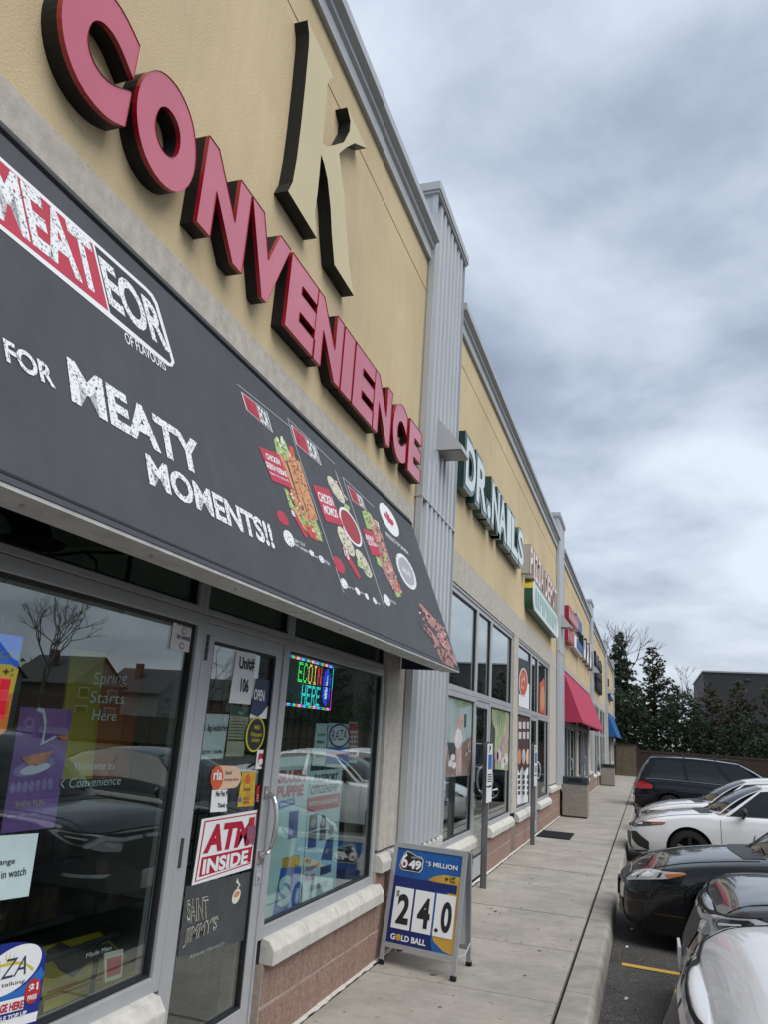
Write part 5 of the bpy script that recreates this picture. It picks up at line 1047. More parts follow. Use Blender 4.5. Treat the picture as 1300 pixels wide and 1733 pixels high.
# litter bins
mat('bin_stone', (0.225, 0.21, 0.18), 0.9, var=0.2, vs=25, bump=0.5, bs=120, speck=0.2, specks=90, speckc=(0.3, 0.27, 0.22)); mat('bin_lid', (0.018, 0.035, 0.03), 0.5)
for i, (x0_, y0_) in enumerate(((0.06, 18.95), (0.06, 35.4))):
    t = thing('litter_bin', ('nearer square stone litter bin with dark green lid', 'farther square stone litter bin with dark green lid near the fence')[i], 'litter bin', (x0_+0.28, y0_+0.28, 0), 'stone litter bins along the wall')
    MB().box(x0_, x0_+0.56, y0_, y0_+0.56, 0.03, 0.72).build('body', 'bin_stone', t, bevel=0.012); MB().box(x0_+0.03, x0_+0.53, y0_+0.03, y0_+0.53, 0.0, 0.03).build('plinth', 'joint', t)
    lid = MB().box(x0_-0.012, x0_+0.572, y0_-0.012, y0_+0.572, 0.721, 0.745).box(x0_+0.0, x0_+0.56, y0_+0.0, y0_+0.56, 0.745, 0.87).build('lid', 'bin_lid', t, bevel=0.01)
    MB().box(x0_+0.12, x0_+0.44, y0_-0.003, y0_-0.001, 0.77, 0.84).build('flap', 'black_metal', lid)
# scraps of litter
for i, (x_, y_) in enumerate(((0.62, 26.6), (0.7, 23.5), (1.72, 6.6), (1.78, 7.1), (1.69, 8.2), (1.72, 9.0))):
    zz0 = 0.004 if x_ < 1.4 else zg(x_, y_)+0.004
    lbl = ('white paper scrap on the sidewalk by the far bin', 'dark leaf scrap on the sidewalk before the far bin', 'pale paper scrap in the gutter, nearest the camera', 'brown leaf scrap in the gutter below the painted line', 'white scrap in the gutter beside the black sedan', 'small pale scrap at the kerb under the black sedan')[i]
    s_ = 0.014
    o = link_mesh('litter_scrap', [(x_-s_, y_-s_, zz0), (x_+s_, y_-s_*.6, zz0+0.012), (x_+s_*.7, y_+s_, zz0+0.002), (x_-s_*.8, y_+s_*.8, zz0+0.014), (x_, y_, zz0+0.02)], [(0, 1, 4), (1, 2, 4), (2, 3, 4), (3, 0, 4)], 'paper' if i in (0, 2, 4, 5) else 'spa_brown'); tag(o, lbl, 'litter', 'scraps of litter')
# ================================================================== cars
def herm(tab):
    xs = [a for a, _ in tab]; ys = [b for _, b in tab]; n = len(xs)
    d = [(ys[i+1]-ys[i])/(xs[i+1]-xs[i]) for i in range(n-1)]
    m = [d[0]]+[0 if d[i-1]*d[i] <= 0 else 2*d[i-1]*d[i]/(d[i-1]+d[i]) for i in range(1, n-1)]+[d[-1]]
    def f(x):
        if x <= xs[0]: return ys[0]
        if x >= xs[-1]: return ys[-1]
        i = 0
        while x > xs[i+1]: i += 1
        h = xs[i+1]-xs[i]; t = (x-xs[i])/h
        return ys[i]*(1+2*t)*(1-t)**2+m[i]*h*t*(1-t)**2+ys[i+1]*t*t*(3-2*t)+m[i+1]*h*t*t*(t-1)
    return f
mat('tyre', (0.014, 0.014, 0.015), 0.8, spec=0.3); mat('rim_alloy', (0.42, 0.43, 0.44), 0.35, 0.8); mat('rim_black', (0.02, 0.02, 0.022), 0.4, 0.3)
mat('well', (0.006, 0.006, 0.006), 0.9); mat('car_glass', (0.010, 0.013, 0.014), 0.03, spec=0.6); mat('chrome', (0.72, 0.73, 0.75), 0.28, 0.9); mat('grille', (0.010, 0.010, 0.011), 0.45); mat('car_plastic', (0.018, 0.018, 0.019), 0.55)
mat('lamp_clear', (0.52, 0.54, 0.56), 0.2, 0.15, coat=1.0); mat('lamp_dark', (0.04, 0.045, 0.05), 0.15, 0.3, coat=1.0); mat('lamp_amber', (0.50, 0.12, 0.02), 0.2, coat=1.0); mat('lamp_red', (0.40, 0.01, 0.02), 0.2, coat=1.0); mat('lamp_white', (0.75, 0.78, 0.80), 0.15, coat=1.0)
mat('paint_black', (0.005, 0.006, 0.008), 0.3, coat=0.9, spec=0.15); mat('paint_white', (0.70, 0.71, 0.72), 0.3, coat=1.0); mat('paint_silver', (0.70, 0.715, 0.735), 0.38, 0.1, coat=0.6, spec=0.3); mat('paint_grey', (0.030, 0.033, 0.040), 0.28, 0.2, coat=0.9, spec=0.2); mat('paint_navy', (0.005, 0.007, 0.012), 0.3, coat=0.7, spec=0.1)
mat('plate', (0.7, 0.72, 0.75), 0.4)
SEDAN = dict(L=4.62, W=1.78, wf=.93, wr=3.60, R=.325, ar=.372,
    zt=[(0, .60), (.10, .69), (.35, .80), (.8, .90), (1.25, .955), (1.6, .98), (3.6, 1.03), (4.2, 1.05), (4.5, 1.0), (4.62, .9)],
    zs=[(0, .58), (.10, .655), (.35, .745), (.8, .825), (1.25, .875), (1.6, .895), (3.6, .95), (4.2, .96), (4.5, .92), (4.62, .82)],
    w=[(0, .60), (.05, .70), (.14, .785), (.32, .845), (.7, .876), (1.2, .885), (3.6, .885), (4.2, .84), (4.5, .76), (4.62, .64)],
    zb=[(0, .24), (.25, .18), (4.2, .2), (4.62, .36)], xw=1.36, xr=2.12, xq=3.30, xd=4.02, zr=1.435, zrf=1.385, zrr=1.36, wbelt=.79, wroof=.565)
SUV = dict(rake=.52, L=4.58, W=1.84, wf=.93, wr=3.60, R=.355, ar=.405,
    zt=[(0, .888), (.07, .952), (.25, 1.015), (.7, 1.062), (1.15, 1.08), (1.5, 1.10), (3.6, 1.14), (4.3, 1.14), (4.58, 1.05)],
    zs=[(0, .87), (.07, .925), (.25, .965), (.7, .995), (1.15, 1.005), (1.5, 1.02), (3.6, 1.07), (4.3, 1.07), (4.58, .95)],
    w=[(0, .68), (.04, .765), (.11, .835), (.28, .885), (.7, .910), (1.2, .918), (3.6, .918), (4.2, .89), (4.5, .82), (4.58, .74)],
    zb=[(0, .30), (.25, .22), (4.2, .24), (4.58, .4)], xw=1.25, xr=1.95, xq=3.75, xd=4.40, zr=1.66, zrf=1.60, zrr=1.58, wbelt=.83, wroof=.63)
VAN = dict(L=4.95, W=1.92, wf=.95, wr=3.95, R=.34, ar=.39,
    zt=[(0, .72), (.10, .80), (.4, .92), (.8, 1.0), (1.1, 1.05), (1.5, 1.08), (4.6, 1.12), (4.95, 1.0)],
    zs=[(0, .64), (.10, .72), (.4, .84), (.8, .92), (1.1, .97), (1.5, .99), (4.6, 1.06), (4.95, .95)],
    w=[(0, .60), (.06, .72), (.18, .80), (.4, .88), (.8, .94), (1.3, .955), (4.3, .955), (4.8, .90), (4.95, .84)],
    zb=[(0, .24), (.25, .18), (4.5, .2), (4.95, .34)], xw=.98, xr=2.0, xq=4.45, xd=4.86, zr=1.74, zrf=1.66, zrr=1.70, wbelt=.88, wroof=.70)
def car(name, label, S, paint, loc, flip=False, yaw=0.0, sc_=0.96, rim='rim_alloy', mirror=None, group='cars parked along the sidewalk'):
    t = thing(name, label, 'car', (0, 0, 0), group)
    L_, W_ = S['L'], S['W']; zt, zs, ww, zb = [herm(S[k]) for k in ('zt', 'zs', 'w', 'zb')]
    # ---- lower body
    st = set()
    for i in range(0, 13): st.add(round(0.6*(i/12)**1.6, 4))
    x = .6
    while x < L_-0.5: st.add(round(x, 4)); x += .09
    for i in range(13): st.add(round(L_-0.5+0.5*(1-(1-i/12)**1.6), 4))
    for c in (S['wf'], S['wr']):
        for i in range(25): st.add(round(c-S['ar']*math.cos(PI*i/24), 4))
        st.add(round(c-S['ar']-.004, 4)); st.add(round(c+S['ar']+.004, 4))
    st = sorted(st); st = [s for i, s in enumerate(st) if i == 0 or s-st[i-1] > .0035]
    NB, NT = 12, 12; rows = []
    def hw(z, w, s):
        q = max(0, min(1, (z-.18)/(s-.18)))
        return w*(0.935+0.065*math.sin(min(1, q*2.2)*PI/2)-0.045*max(0, (q-.55)/.45)**2)
    for x in st:
        s, T, w, b = zs(x), zt(x), ww(x), zb(x)
        for c in (S['wf'], S['wr']):
            if abs(x-c) < S['ar']: b = max(b, S['R']+math.sqrt(S['ar']**2-(x-c)**2))
        b = min(b, s-.05); row = []
        for i in range(NB):
            z = b+(s-b)*(i/(NB-1)); row.append((hw(z, w, s), z))
        h0 = row[-1][0]
        for i in range(1, NT+1):
            k = i/NT; row.append((h0*(1-k**1.15), s+(T-s)*(1-(1-k)**2.6)))
        rows.append(row)
    nr = NB+NT; V = []; F = []
    def defo(x, y, z):
        if x < .6:
            g = (1-x/.6)**1.6
            x += g*(S.get('rake', .34)*max(0, z-.50)**1.15+0.45*max(0, .30-z))
        if x > L_-.5:
            g = ((x-L_+.5)/.5)**1.6; x -= g*(0.25*max(0, z-.7)+0.3*max(0, .4-z))
        return (x, y, z)
    for x, row in zip(st, rows):
        for y, z in row: V.append(defo(x, -y, z))
        for y, z in reversed(row[:-1]): V.append(defo(x, y, z))
    m = 2*nr-1
    for i in range(len(st)-1):
        for j in range(m-1): a = i*m+j; F.append((a, a+m, a+m+1, a+1))
    def cap(i, sgn):
        row = rows[i]; x = st[i]; NC_ = 8; base = len(V); w0 = row[NB-1][0]
        grid = []
        for j in range(nr):
            y, z = row[j]; line = []
            for k in range(NC_+1):
                q = -1+2*k/NC_
                if k == 0: line.append(i*m+j)
                elif k == NC_: line.append(i*m+(m-1-j))
                else:
                    X, Y, Zz = defo(x, y*q, z); bul = .055*(1-q*q)*min(1, y/w0*1.2); V.append((X-bul if sgn < 0 else X+bul, Y, Zz)); line.append(len(V)-1)
            grid.append(line)
        for j in range(nr-1):
            for k in range(NC_):
                f = (grid[j][k], grid[j][k+1], grid[j+1][k+1], grid[j+1][k])
                f2 = []
                for q in f:
                    if q not in f2: f2.append(q)
                if len(f2) > 2: F.append(tuple(f2) if sgn < 0 else tuple(reversed(f2)))
    cap(0, -1); cap(len(st)-1, 1)
    body = link_mesh('body', V, F, paint, t, smooth=True, recentre=False)
    bvh = BVHTree.FromPolygons([Vector(v) for v in V], F)
    def side_y(x, z):
        h = bvh.ray_cast(Vector((x, -3, z)), Vector((0, 1, 0)), 6)[0]
        return -h.y if h else W_/2
    MB().box(.35, L_-.35, -W_/2+.12, W_/2-.12, .16, .5).build('underbody', 'well', t)
    # ---- greenhouse
    xw, xr, xq, xd, zr, zrf, zrr, wb, wr_ = [S[k] for k in ('xw', 'xr', 'xq', 'xd', 'zr', 'zrf', 'zrr', 'wbelt', 'wroof')]
    def zroof(x):
        q = (x-xr)/(xq-xr); return zrf+(zrr-zrf)*q+(zr-max(zrf, zrr)+.01)*math.sin(PI*max(0, min(1, q)))*1.1
    def yside(x, z):
        b = zs(x)+.0; q = max(0, min(1, (z-b)/(zroof(min(max(x, xr), xq))-b))); return wb+(wr_-wb)*(q**1.25)
    # roof
    v = []; f = []; nx, ny = 14, 10
    for i in range(nx+1):
        x = xr+(xq-xr)*i/nx
        for j in range(ny+1):
            q = -1+2*j/ny; v.append((x-0.06*(1-q*q)*(1 if i == 0 else 0)*0, wr_*1.01*q, zroof(x)+.035*(1-abs(q)**2.5)))
    for i in range(nx):
        for j in range(ny): a = i*(ny+1)+j; f.append((a, a+ny+1, a+ny+2, a+1))
    link_mesh('roof', v, f, paint, t, smooth=True, recentre=False)
    def screen(nm, xb, xt, zbf, zt_, wb_, wt_, bow, sgn, mt, inset=0.0, push=0.0):
        v = []; f = []; n1_, n2_ = 8, 12
        for i in range(n1_+1):
            k = inset+(1-2*inset)*i/n1_
            for j in range(n2_+1):
                q = (-1+2*j/n2_)*(1-inset*1.1); w = wb_+(wt_-wb_)*k; b_ = bow*(1-k)*(1-q*q)
                x = xb+(xt-xb)*k-sgn*b_+sgn*0.05*(abs(q)**3)*1; z = zbf(x)*(1-k)+zt_*k+.035*(1-abs(q)**2.5)*k+.05*math.sin(PI*k)*1
                v.append((x-sgn*push, w*q, z+push*.5))
        for i in range(n1_):
            for j in range(n2_): a = i*(n2_+1)+j; f.append((a, a+1, a+n2_+2, a+n2_+1) if sgn > 0 else (a+1, a, a+n2_+1, a+n2_+2))
        return link_mesh(nm, v, f, mt, t, smooth=True, recentre=False)
    screen('windshield_surround', xw+.02, xr, lambda x: zt(x)-.03, zrf, wb*.985, wr_*1.0, .16, 1, paint); screen('windshield', xw+.02, xr, lambda x: zt(x)-.03, zrf, wb*.97, wr_*.99, .16, 1, 'car_glass', .05, .006)
    screen('rear_surround', xd, xq, lambda x: zt(x)-.03, zrr, wb*.97, wr_*1.0, .06, -1, paint); screen('rear_window', xd, xq, lambda x: zt(x)-.03, zrr, wb*.95, wr_*.97, .06, -1, 'car_glass', .09, .006)
    for sgn in (-1, 1):
        v = []; f = []; n1_, n2_ = 8, 26
        for i in range(n1_+1):
            k = i/n1_
            for j in range(n2_+1):
                q = j/n2_; xbt = xw+.05+(xd-.02-xw-.05)*q; xtp = xr+(xq-xr)*q
                x = xbt+(xtp-xbt)*k; zb_ = zs(xbt)-.02; z = zb_+(zroof(xtp)+.0-zb_)*k
                v.append((x, sgn*(wb+(wr_-wb)*k**1.25), z))
        for i in range(n1_):
            for j in range(n2_): a = i*(n2_+1)+j; f.append((a, a+1, a+n2_+2, a+n2_+1) if sgn < 0 else (a+1, a, a+n2_+1, a+n2_+2))
        link_mesh('cabin_side', v, f, paint, t, smooth=True, recentre=False)
        def sp(q, k, off):   # point on the cabin side
            xbt = xw+.05+(xd-.02-xw-.05)*q; xtp = xr+(xq-xr)*q; x = xbt+(xtp-xbt)*k; zb_ = zs(xbt)-.02
            return (x, sgn*(wb+(wr_-wb)*k**1.25+off), zb_+(zroof(xtp)-zb_)*k)
        nw = S.get('wins', ((.035, .46), (.50, .90)))
        for a, b in nw:
            v = []; f = []; n1_, n2_ = 6, 10
            for i in range(n1_+1):
                for j in range(n2_+1): v.append(sp(a+(b-a)*j/n2_, .10+.78*i/n1_, .006))
            for i in range(n1_):
                for j in range(n2_): q = i*(n2_+1)+j; f.append((q, q+1, q+n2_+2, q+n2_+1) if sgn < 0 else (q+1, q, q+n2_+1, q+n2_+2))
            link_mesh('side_window', v, f, 'car_glass', t, smooth=True, recentre=False)
        # window trim line
        MB().tube([sp(a_/12*.93+.02, .085, .010) for a_ in range(13)], .008, 5).build('belt_trim', S.get('trim', 'car_plastic'), t)
        # mirror
        mx_, my_ = xw+.42, sgn*(wb+.13); mz = zs(xw+.42)+.10
        v = []; f = []
        for i in range(7):
            for j in range(12):
                a, b = PI*i/6, 2*PI*j/12; v.append((mx_+.055*math.cos(a)+.0, my_+.115*math.sin(a)*math.cos(b), mz+.075*math.sin(a)*math.sin(b)))
        for i in range(6):
            for j in range(12): f.append((i*12+j, i*12+(j+1) % 12, (i+1)*12+(j+1) % 12, (i+1)*12+j))
        mr = link_mesh('mirror', v, f, mirror or paint, t, smooth=True, recentre=False)
        MB().tube([(mx_, my_-sgn*.02, mz-.06), (mx_-.02, sgn*(wb-.02), mz-.12)], .025, 8).build('mirror_stalk', 'car_plastic', t)
        # door seams and handle
        for xs_ in (S.get('seams', (1.42, 2.5, 3.35))):
            pts = [(xs_, sgn*(side_y(xs_, z_)+.0015), z_) for z_ in [.30+.05*k for k in range(int((zs(xs_)-.32)/.05)+1)]]
            MB().tube(pts, .0035, 4).build('door_seam', 'well', t)
        for xs_ in (S.get('handles', (2.30, 3.15))):
            z_ = zs(xs_)-.10; MB().tube([(xs_, sgn*(side_y(xs_, z_)+.004), z_), (xs_+.05, sgn*(side_y(xs_, z_)+.03), z_), (xs_+.15, sgn*(side_y(xs_, z_)+.03), z_), (xs_+.20, sgn*(side_y(xs_, z_)+.004), z_)], .012, 6).build('door_handle', paint, t)
        # wheels
        for xc in (S['wf'], S['wr']):
            R_ = S['R']; yo = sgn*(W_/2-.035); yi = sgn*(W_/2-.24)
            prof = [(R_*.66, .0), (R_*.93, -.0), (R_, .035), (R_, .165), (R_*.93, .2), (R_*.66, .2)]
            def ring(pr, nm, mt, par, n=36):
                v = []; f = []
                for j in range(n):
                    a = 2*PI*j/n
                    for r_, d in pr: v.append((xc+r_*math.cos(a), yo-sgn*d, R_+r_*math.sin(a)))
                k_ = len(pr)
                for j in range(n):
                    for i in range(k_-1):
                        q = (j*k_+i, j*k_+i+1, ((j+1) % n)*k_+i+1, ((j+1) % n)*k_+i); f.append(q if sgn > 0 else tuple(reversed(q)))
                return link_mesh(nm, v, f, mt, par, smooth=True, recentre=False)
            wh = ring(prof, 'wheel', 'tyre', t)
            ring([(R_*.62, .12), (R_*.60, .02), (R_*.66, .005), (R_*.69, .01)], 'rim_lip', rim, wh)
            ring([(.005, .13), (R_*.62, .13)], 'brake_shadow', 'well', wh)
            mb = MB(); ns = 5
            for q in range(ns):
                a = 2*PI*q/ns+.3
                for da in (-.14, .14):
                    c_, s_ = math.cos(a+da), math.sin(a+da); c2, s2 = math.cos(a+da*.45), math.sin(a+da*.45)
                    mb.tube([(xc+.03*c_, yo-sgn*.03, R_+.03*s_), (xc+R_*.63*c2, yo-sgn*.025, R_+R_*.63*s2)], .022, 6)
            mb.tube([(xc, yo-sgn*.045, R_), (xc, yo-sgn*.012, R_)], .05, 14); mb.build('spokes', rim, wh, recentre=False)
            v = []; f = []
            for j in range(25):
                a = -.35+(PI+.7)*j/24
                for d in (.012, .45): v.append((xc+S['ar']*1.0*math.cos(a), sgn*(W_/2-d-.012), R_+S['ar']*1.0*math.sin(a)))
            for j in range(24): f.append((2*j, 2*j+1, 2*j+3, 2*j+2))
            link_mesh('wheel_well', v, f, 'well', t, smooth=True, recentre=False)
            MB().box(xc-S['ar'], xc+S['ar'], min(sgn*(W_/2-.46), sgn*(W_/2-.44)), max(sgn*(W_/2-.46), sgn*(W_/2-.44)), .1, .78 if R_ < .35 else .82).build('well_back', 'well', t)
    # bonnet shut line, laid on the surface
    for sgn in (-1, 1):
        pts = []
        for q in range(15):
            x_ = .16+(xw-.10-.16)*q/14; y_ = sgn*(ww(x_)*.80)
            h = bvh.ray_cast(Vector((x_, y_, 3)), Vector((0, 0, -1)), 4)[0]
            if h: pts.append(h+Vector((0, 0, .0015)))
        if len(pts) > 3: MB().tube(pts, .0045, 4).build('bonnet_seam', 'well', t)
    # wipers
    mb = MB()
    for y_, e_ in ((-.45, .15), (.10, .62)):
        mb.tube([(xw-.13, y_, zt(xw-.13)+.012), (xw-.05, y_+.05, zt(xw)+.035), (xw+.02, e_, zt(xw)+.055)], .009, 5)
    mb.build('wipers', 'car_plastic', t)
    v = []; f = []          # cowl panel laid on the rear of the bonnet
    for i in range(4):
        for j in range(15):
            y_ = wb*.80*(-1+2*j/14); x_ = xw-.19-.13*(1-(y_/wb)**2)+.07*i
            h = bvh.ray_cast(Vector((x_, y_, 3)), Vector((0, 0, -1)), 4)[0]; v.append(h+Vector((0, 0, .004)))
    for i in range(3):
        for j in range(14): a = i*15+j; f.append((a, a+15, a+16, a+1))
    link_mesh('cowl', v, f, 'car_plastic', t, recentre=False)
    piv = {'f': (.95, 0), 'r': (L_-.95, 0)}
    def decal(nm, pts, mt, end='f', lift=.006, both=True, nsub=4, mode='cyl'):
        """polygon of (degrees off the axis, height) wrapped onto the body; or (x, z) on the side"""
        for sg in ((-1, 1) if both else (-1,)):
            bm = bmesh.new(); vs = [bm.verts.new((p[0], p[1], 0)) for p in pts]; bm.faces.new(vs)
            bmesh.ops.triangulate(bm, faces=bm.faces[:])
            for _ in range(nsub): bmesh.ops.subdivide_edges(bm, edges=[e for e in bm.edges if True], cuts=1, use_grid_fill=True)
            bmesh.ops.triangulate(bm, faces=bm.faces[:])
            bm.verts.ensure_lookup_table(); v = []; 
            for q in bm.verts:
                a, z = q.co.x, q.co.y
                if mode == 'cyl':
                    th = math.radians(a); px_, py_ = piv[end]; dx = -math.cos(th) if end == 'f' else math.cos(th); d = Vector((dx, sg*math.sin(th), 0))
                    o_ = Vector((px_, py_, z))+d*4; h = bvh.ray_cast(o_, -d, 5); hit, nn = h[0], h[1]
                    if hit is None: hit, nn, _, _ = bvh.find_nearest(Vector((px_, py_, z))+d*.9)
                else:
                    h = bvh.ray_cast(Vector((a, sg*3, z)), Vector((0, -sg, 0)), 4); hit, nn = h[0], h[1]; d = Vector((0, sg, 0))
                    if hit is None: hit, nn, _, _ = bvh.find_nearest(Vector((a, sg*W_/2, z)))
                if nn.dot(d) < 0: nn = -nn
                v.append(hit+nn*lift)
            f = [tuple(x.index for x in fc.verts) for fc in bm.faces]; bm.free()
            link_mesh(nm, v, f, mt, t, smooth=True, recentre=False)
    def plate(end='f', z=.5, m_='plate'):
        d = Vector((-1, 0, 0)) if end == 'f' else Vector((1, 0, 0)); h = bvh.ray_cast(Vector((2.3, 0, z))+d*4, -d, 5)[0]
        MB().box(h.x-.016 if end == 'f' else h.x-.003, h.x+.003 if end == 'f' else h.x+.016, -.15, .15, z-.075, z+.075).build('licence_plate', m_, t, recentre=False)
    t['_'] = 0; del t['_']
    t.location = loc; t.rotation_euler = (0, 0, (PI if flip else 0)+yaw); t.scale = (sc_, sc_, sc_)
    return t, decal, plate, bvh
def carloc(nose, yc): return (nose, yc, zg(nose+1.5, yc))
# silver crossover, nearest
SUV1 = dict(SUV)
c, D, P, _b = car('parked_car', 'silver-white crossover nearest the camera, only its bonnet in view', SUV1, 'paint_silver', carloc(1.92, 3.56), sc_=1.03)
def crossover_face(D, P, red=False):
    D('bonnet_gap', [(0, 0.872), (12, 0.872), (24, 0.878), (36, 0.898), (48, 0.926), (58, 0.953), (58, 0.941), (48, 0.914), (36, 0.884), (24, 0.862), (12, 0.855), (0, 0.855)], 'well', lift=.004)
    D('headlight', [(20, 0.795), (32, 0.870), (56, 0.940), (60, 0.925), (50, 0.835), (34, 0.755), (22, 0.735)], 'lamp_clear', lift=.008)
    D('headlight_strip', [(2, 0.845), (20, 0.838), (33, 0.868), (44, 0.805), (43, 0.785), (32, 0.835), (21, 0.808), (2, 0.815)], 'chrome', lift=.014)
    D('headlight_core', [(36, 0.865), (54, 0.925), (56, 0.910), (49, 0.840), (45, 0.820)], 'lamp_dark', lift=.012); D('lamp_reflector', [(25, 0.785), (31, 0.815), (33, 0.795), (27, 0.765)], 'lamp_white', lift=.015); D('lamp_reflector', [(42, 0.860), (52, 0.895), (52, 0.887), (43, 0.847)], 'lamp_white', lift=.015)
    D('grille', [(0, 0.820), (19, 0.807), (21, 0.715), (15, 0.595), (0, 0.575)], 'grille', lift=.006)
    D('lower_intake', [(0, .42), (22, .42), (26, .34), (0, .32)], 'grille', lift=.006)
    D('fog_lamp', [(32, .56), (46, .60), (48, .48), (34, .44)], 'car_plastic', lift=.006); P('f', .50)
crossover_face(D, P)
c, D, P, _b = car('parked_car', 'dark grey crossover with chrome headlight strip, second from the camera', SUV, 'paint_grey', carloc(2.14, 6.24), sc_=.94)
crossover_face(D, P)
D('fog_surround', [(29, .58), (50, .62), (51, .595), (33, .56)], 'chrome', lift=.009)
# black sedan
SED1 = dict(SEDAN)
c, D, P, _b = car('parked_car', 'black sedan with clear headlight and amber corner, nose over the kerb', SED1, 'paint_black', carloc(1.66, 9.02))
D('headlight', [(28, .60), (36, .70), (46, .735), (66, .755), (67, .74), (58, .685), (46, .645), (32, .59)], 'lamp_clear', lift=.008)
D('turn_lamp', [(56, .72), (66.5, .752), (67, .74), (58, .69)], 'lamp_amber', lift=.013); D('lamp_bezel', [(41.5, .645), (43, .655), (44.5, .712), (43, .706)], 'lamp_dark', lift=.011); D('lamp_bezel', [(52.5, .68), (54, .688), (55, .73), (53.5, .727)], 'lamp_dark', lift=.011); D('lamp_reflector', [(45, .664), (49, .678), (51.5, .70), (50, .716), (46, .708), (44.5, .685)], 'lamp_white', lift=.014); D('lamp_reflector', [(35, .625), (39, .638), (41, .66), (40, .688), (36.5, .67), (34, .64)], 'lamp_white', lift=.014)
D('grille', [(0, .64), (22, .63), (26, .58), (0, .565)], 'grille'); D('grille_bar', [(0, .655), (22, .645), (23, .632), (0, .642)], 'chrome', lift=.011); D('lower_intake', [(0, .40), (30, .40), (34, .29), (0, .27)], 'grille'); D('fog_lamp', [(36, .42), (46, .44), (47, .34), (38, .32)], 'grille'); P('f', .47, 'car_plastic')
# white sedan with black mirrors
c, D, P, _b = car('parked_car', 'white sedan with black mirror and large black side intakes', SEDAN, 'paint_white', carloc(1.63, 14.82), rim='rim_black', mirror='car_plastic')
D('headlight', [(30, .615), (38, .68), (50, .715), (66, .735), (64, .70), (52, .655), (36, .60)], 'lamp_dark', lift=.008); D('turn_lamp', [(53, .70), (65, .728), (63.5, .705), (54, .675)], 'lamp_amber', lift=.013); D('lamp_reflector', [(40, .67), (46, .685), (46, .665), (41, .65)], 'lamp_white', lift=.013)
D('upper_grille', [(0, .63), (28, .64), (34, .60), (20, .585), (0, .58)], 'grille'); D('side_intake', [(33, .53), (41, .54), (52, .40), (51, .27), (42, .32), (35, .42)], 'car_plastic', lift=.007); D('lower_grille', [(0, .50), (24, .50), (30, .36), (28, .26), (0, .25)], 'grille'); D('lip', [(0, .225), (36, .235), (50, .27), (50, .25), (36, .205), (0, .195)], 'car_plastic', lift=.012); P('f', .42)
# second white car
SED2 = dict(SEDAN); SED2['zr'] = 1.45
c, D, P, _b = car('parked_car', 'white sedan half hidden behind the other white sedan', SED2, 'paint_white', carloc(1.72, 17.85), mirror='car_plastic')
D('headlight', [(32, .62), (44, .69), (64, .73), (63, .69), (50, .64), (36, .60)], 'lamp_dark', lift=.008); D('turn_lamp', [(52, .69), (63.5, .722), (62.5, .70), (53, .668)], 'lamp_amber', lift=.013); D('grille', [(0, .60), (28, .60), (30, .42), (0, .40)], 'grille'); P('f', .45)
# black minivan, backed in
VAN1 = dict(VAN); VAN1['wins'] = ((.03, .27), (.31, .62), (.65, .93)); VAN1['trim'] = 'chrome'; VAN1['seams'] = (1.35, 2.35, 3.5); VAN1['handles'] = (2.2, 2.5)
LV = VAN['L']*.96
c, D, P, _b = car('minivan', 'black minivan backed up to the kerb with red tail light', VAN1, 'paint_navy', (1.56+LV, 25.5, zg(3.5, 25.5)), flip=True)
D('tail_light', [(36, 1.0), (52, 1.0), (66, .90), (64, .80), (44, .78), (36, .84)], 'lamp_red', 'r', .01); P('r', .82)
D('rear_bumper_step', [(0, .62), (60, .62), (62, .585), (0, .585)], 'car_plastic', 'r', .012)
mb = MB()
for s_ in (-1, 1): mb.tube([(1.95, s_*.62, 1.775), (4.4, s_*.62, 1.775)], .014, 6)
for x_ in (2.6, 3.5): mb.tube([(x_, -.62, 1.80), (x_, .62, 1.80)], .018, 6)
mb.build('roof_rack', 'car_plastic', c, recentre=False)
# dark hatchback beyond it
HAT = dict(SUV); HAT['L'] = 4.2; HAT['zr'] = 1.5; HAT['zrf'] = 1.45; HAT['zrr'] = 1.43
for k_ in ('zt', 'zs', 'w', 'zb'): HAT[k_] = [(a*4.2/4.58, b*(.93 if k_ in ('zt', 'zs') else 1)) for a, b in SUV[k_]]
HAT.update(wf=.85, wr=3.3, R=.32, ar=.365, xw=1.15, xr=1.8, xq=3.3, xd=4.0)
c, D, P, _b = car('parked_car', 'dark hatchback with red tail light showing past the minivan', HAT, 'paint_grey', carloc(1.75, 28.4))
D('tail_light', [(30, .95), (56, .98), (60, .88), (34, .84)], 'lamp_red', 'r', .01)
MB().box(3.28, 3.62, -.55, .55, 1.415, 1.44).build('spoiler', 'paint_grey', c, recentre=False)
# ================================================================== fence, gate
mat('wood_dark', (0.045, 0.030, 0.022), 0.85, var=0.3, vs=9, streak=0.3); mat('wood_gate', (0.13, 0.105, 0.07), 0.85, var=0.25, vs=10, streak=0.35)
def boards(par, x0, x1, y, z0, z1, m, w=.14):
    mb = MB(); x = x0
    while x < x1-.01:
        b = min(x+w, x1); mb.box(x+.003, b-.003, y+random.uniform(-.006, .006), y+.025, z0, z1+random.uniform(-.012, .012)); x += w
    return tag(mb.build('boards', m, par), kind='stuff')
gate = thing('wooden_gate', 'brown board gate between the building end and the dark fence', 'gate', (.78, 49.5, -.3))
gm = MB(); x = .22
while x < 1.32:
    o = MB().box(x, x+.128, 49.48, 49.505, -.05, 1.72).build('board', 'wood_gate', gate); x += .134
MB().box(.18, 1.36, 49.508, 49.55, 1.45, 1.56).box(.18, 1.36, 49.508, 49.55, .1, .21).build('rail', 'wood_gate', gate); MB().box(.14, 1.46, 49.44, 49.56, 1.73, 1.80).build('top_rail', 'wood_dark', gate)
for x in (.10, 1.36): MB().box(x, x+.11, 49.47, 49.58, -.2, 1.72).build('post', 'wood_dark', gate)
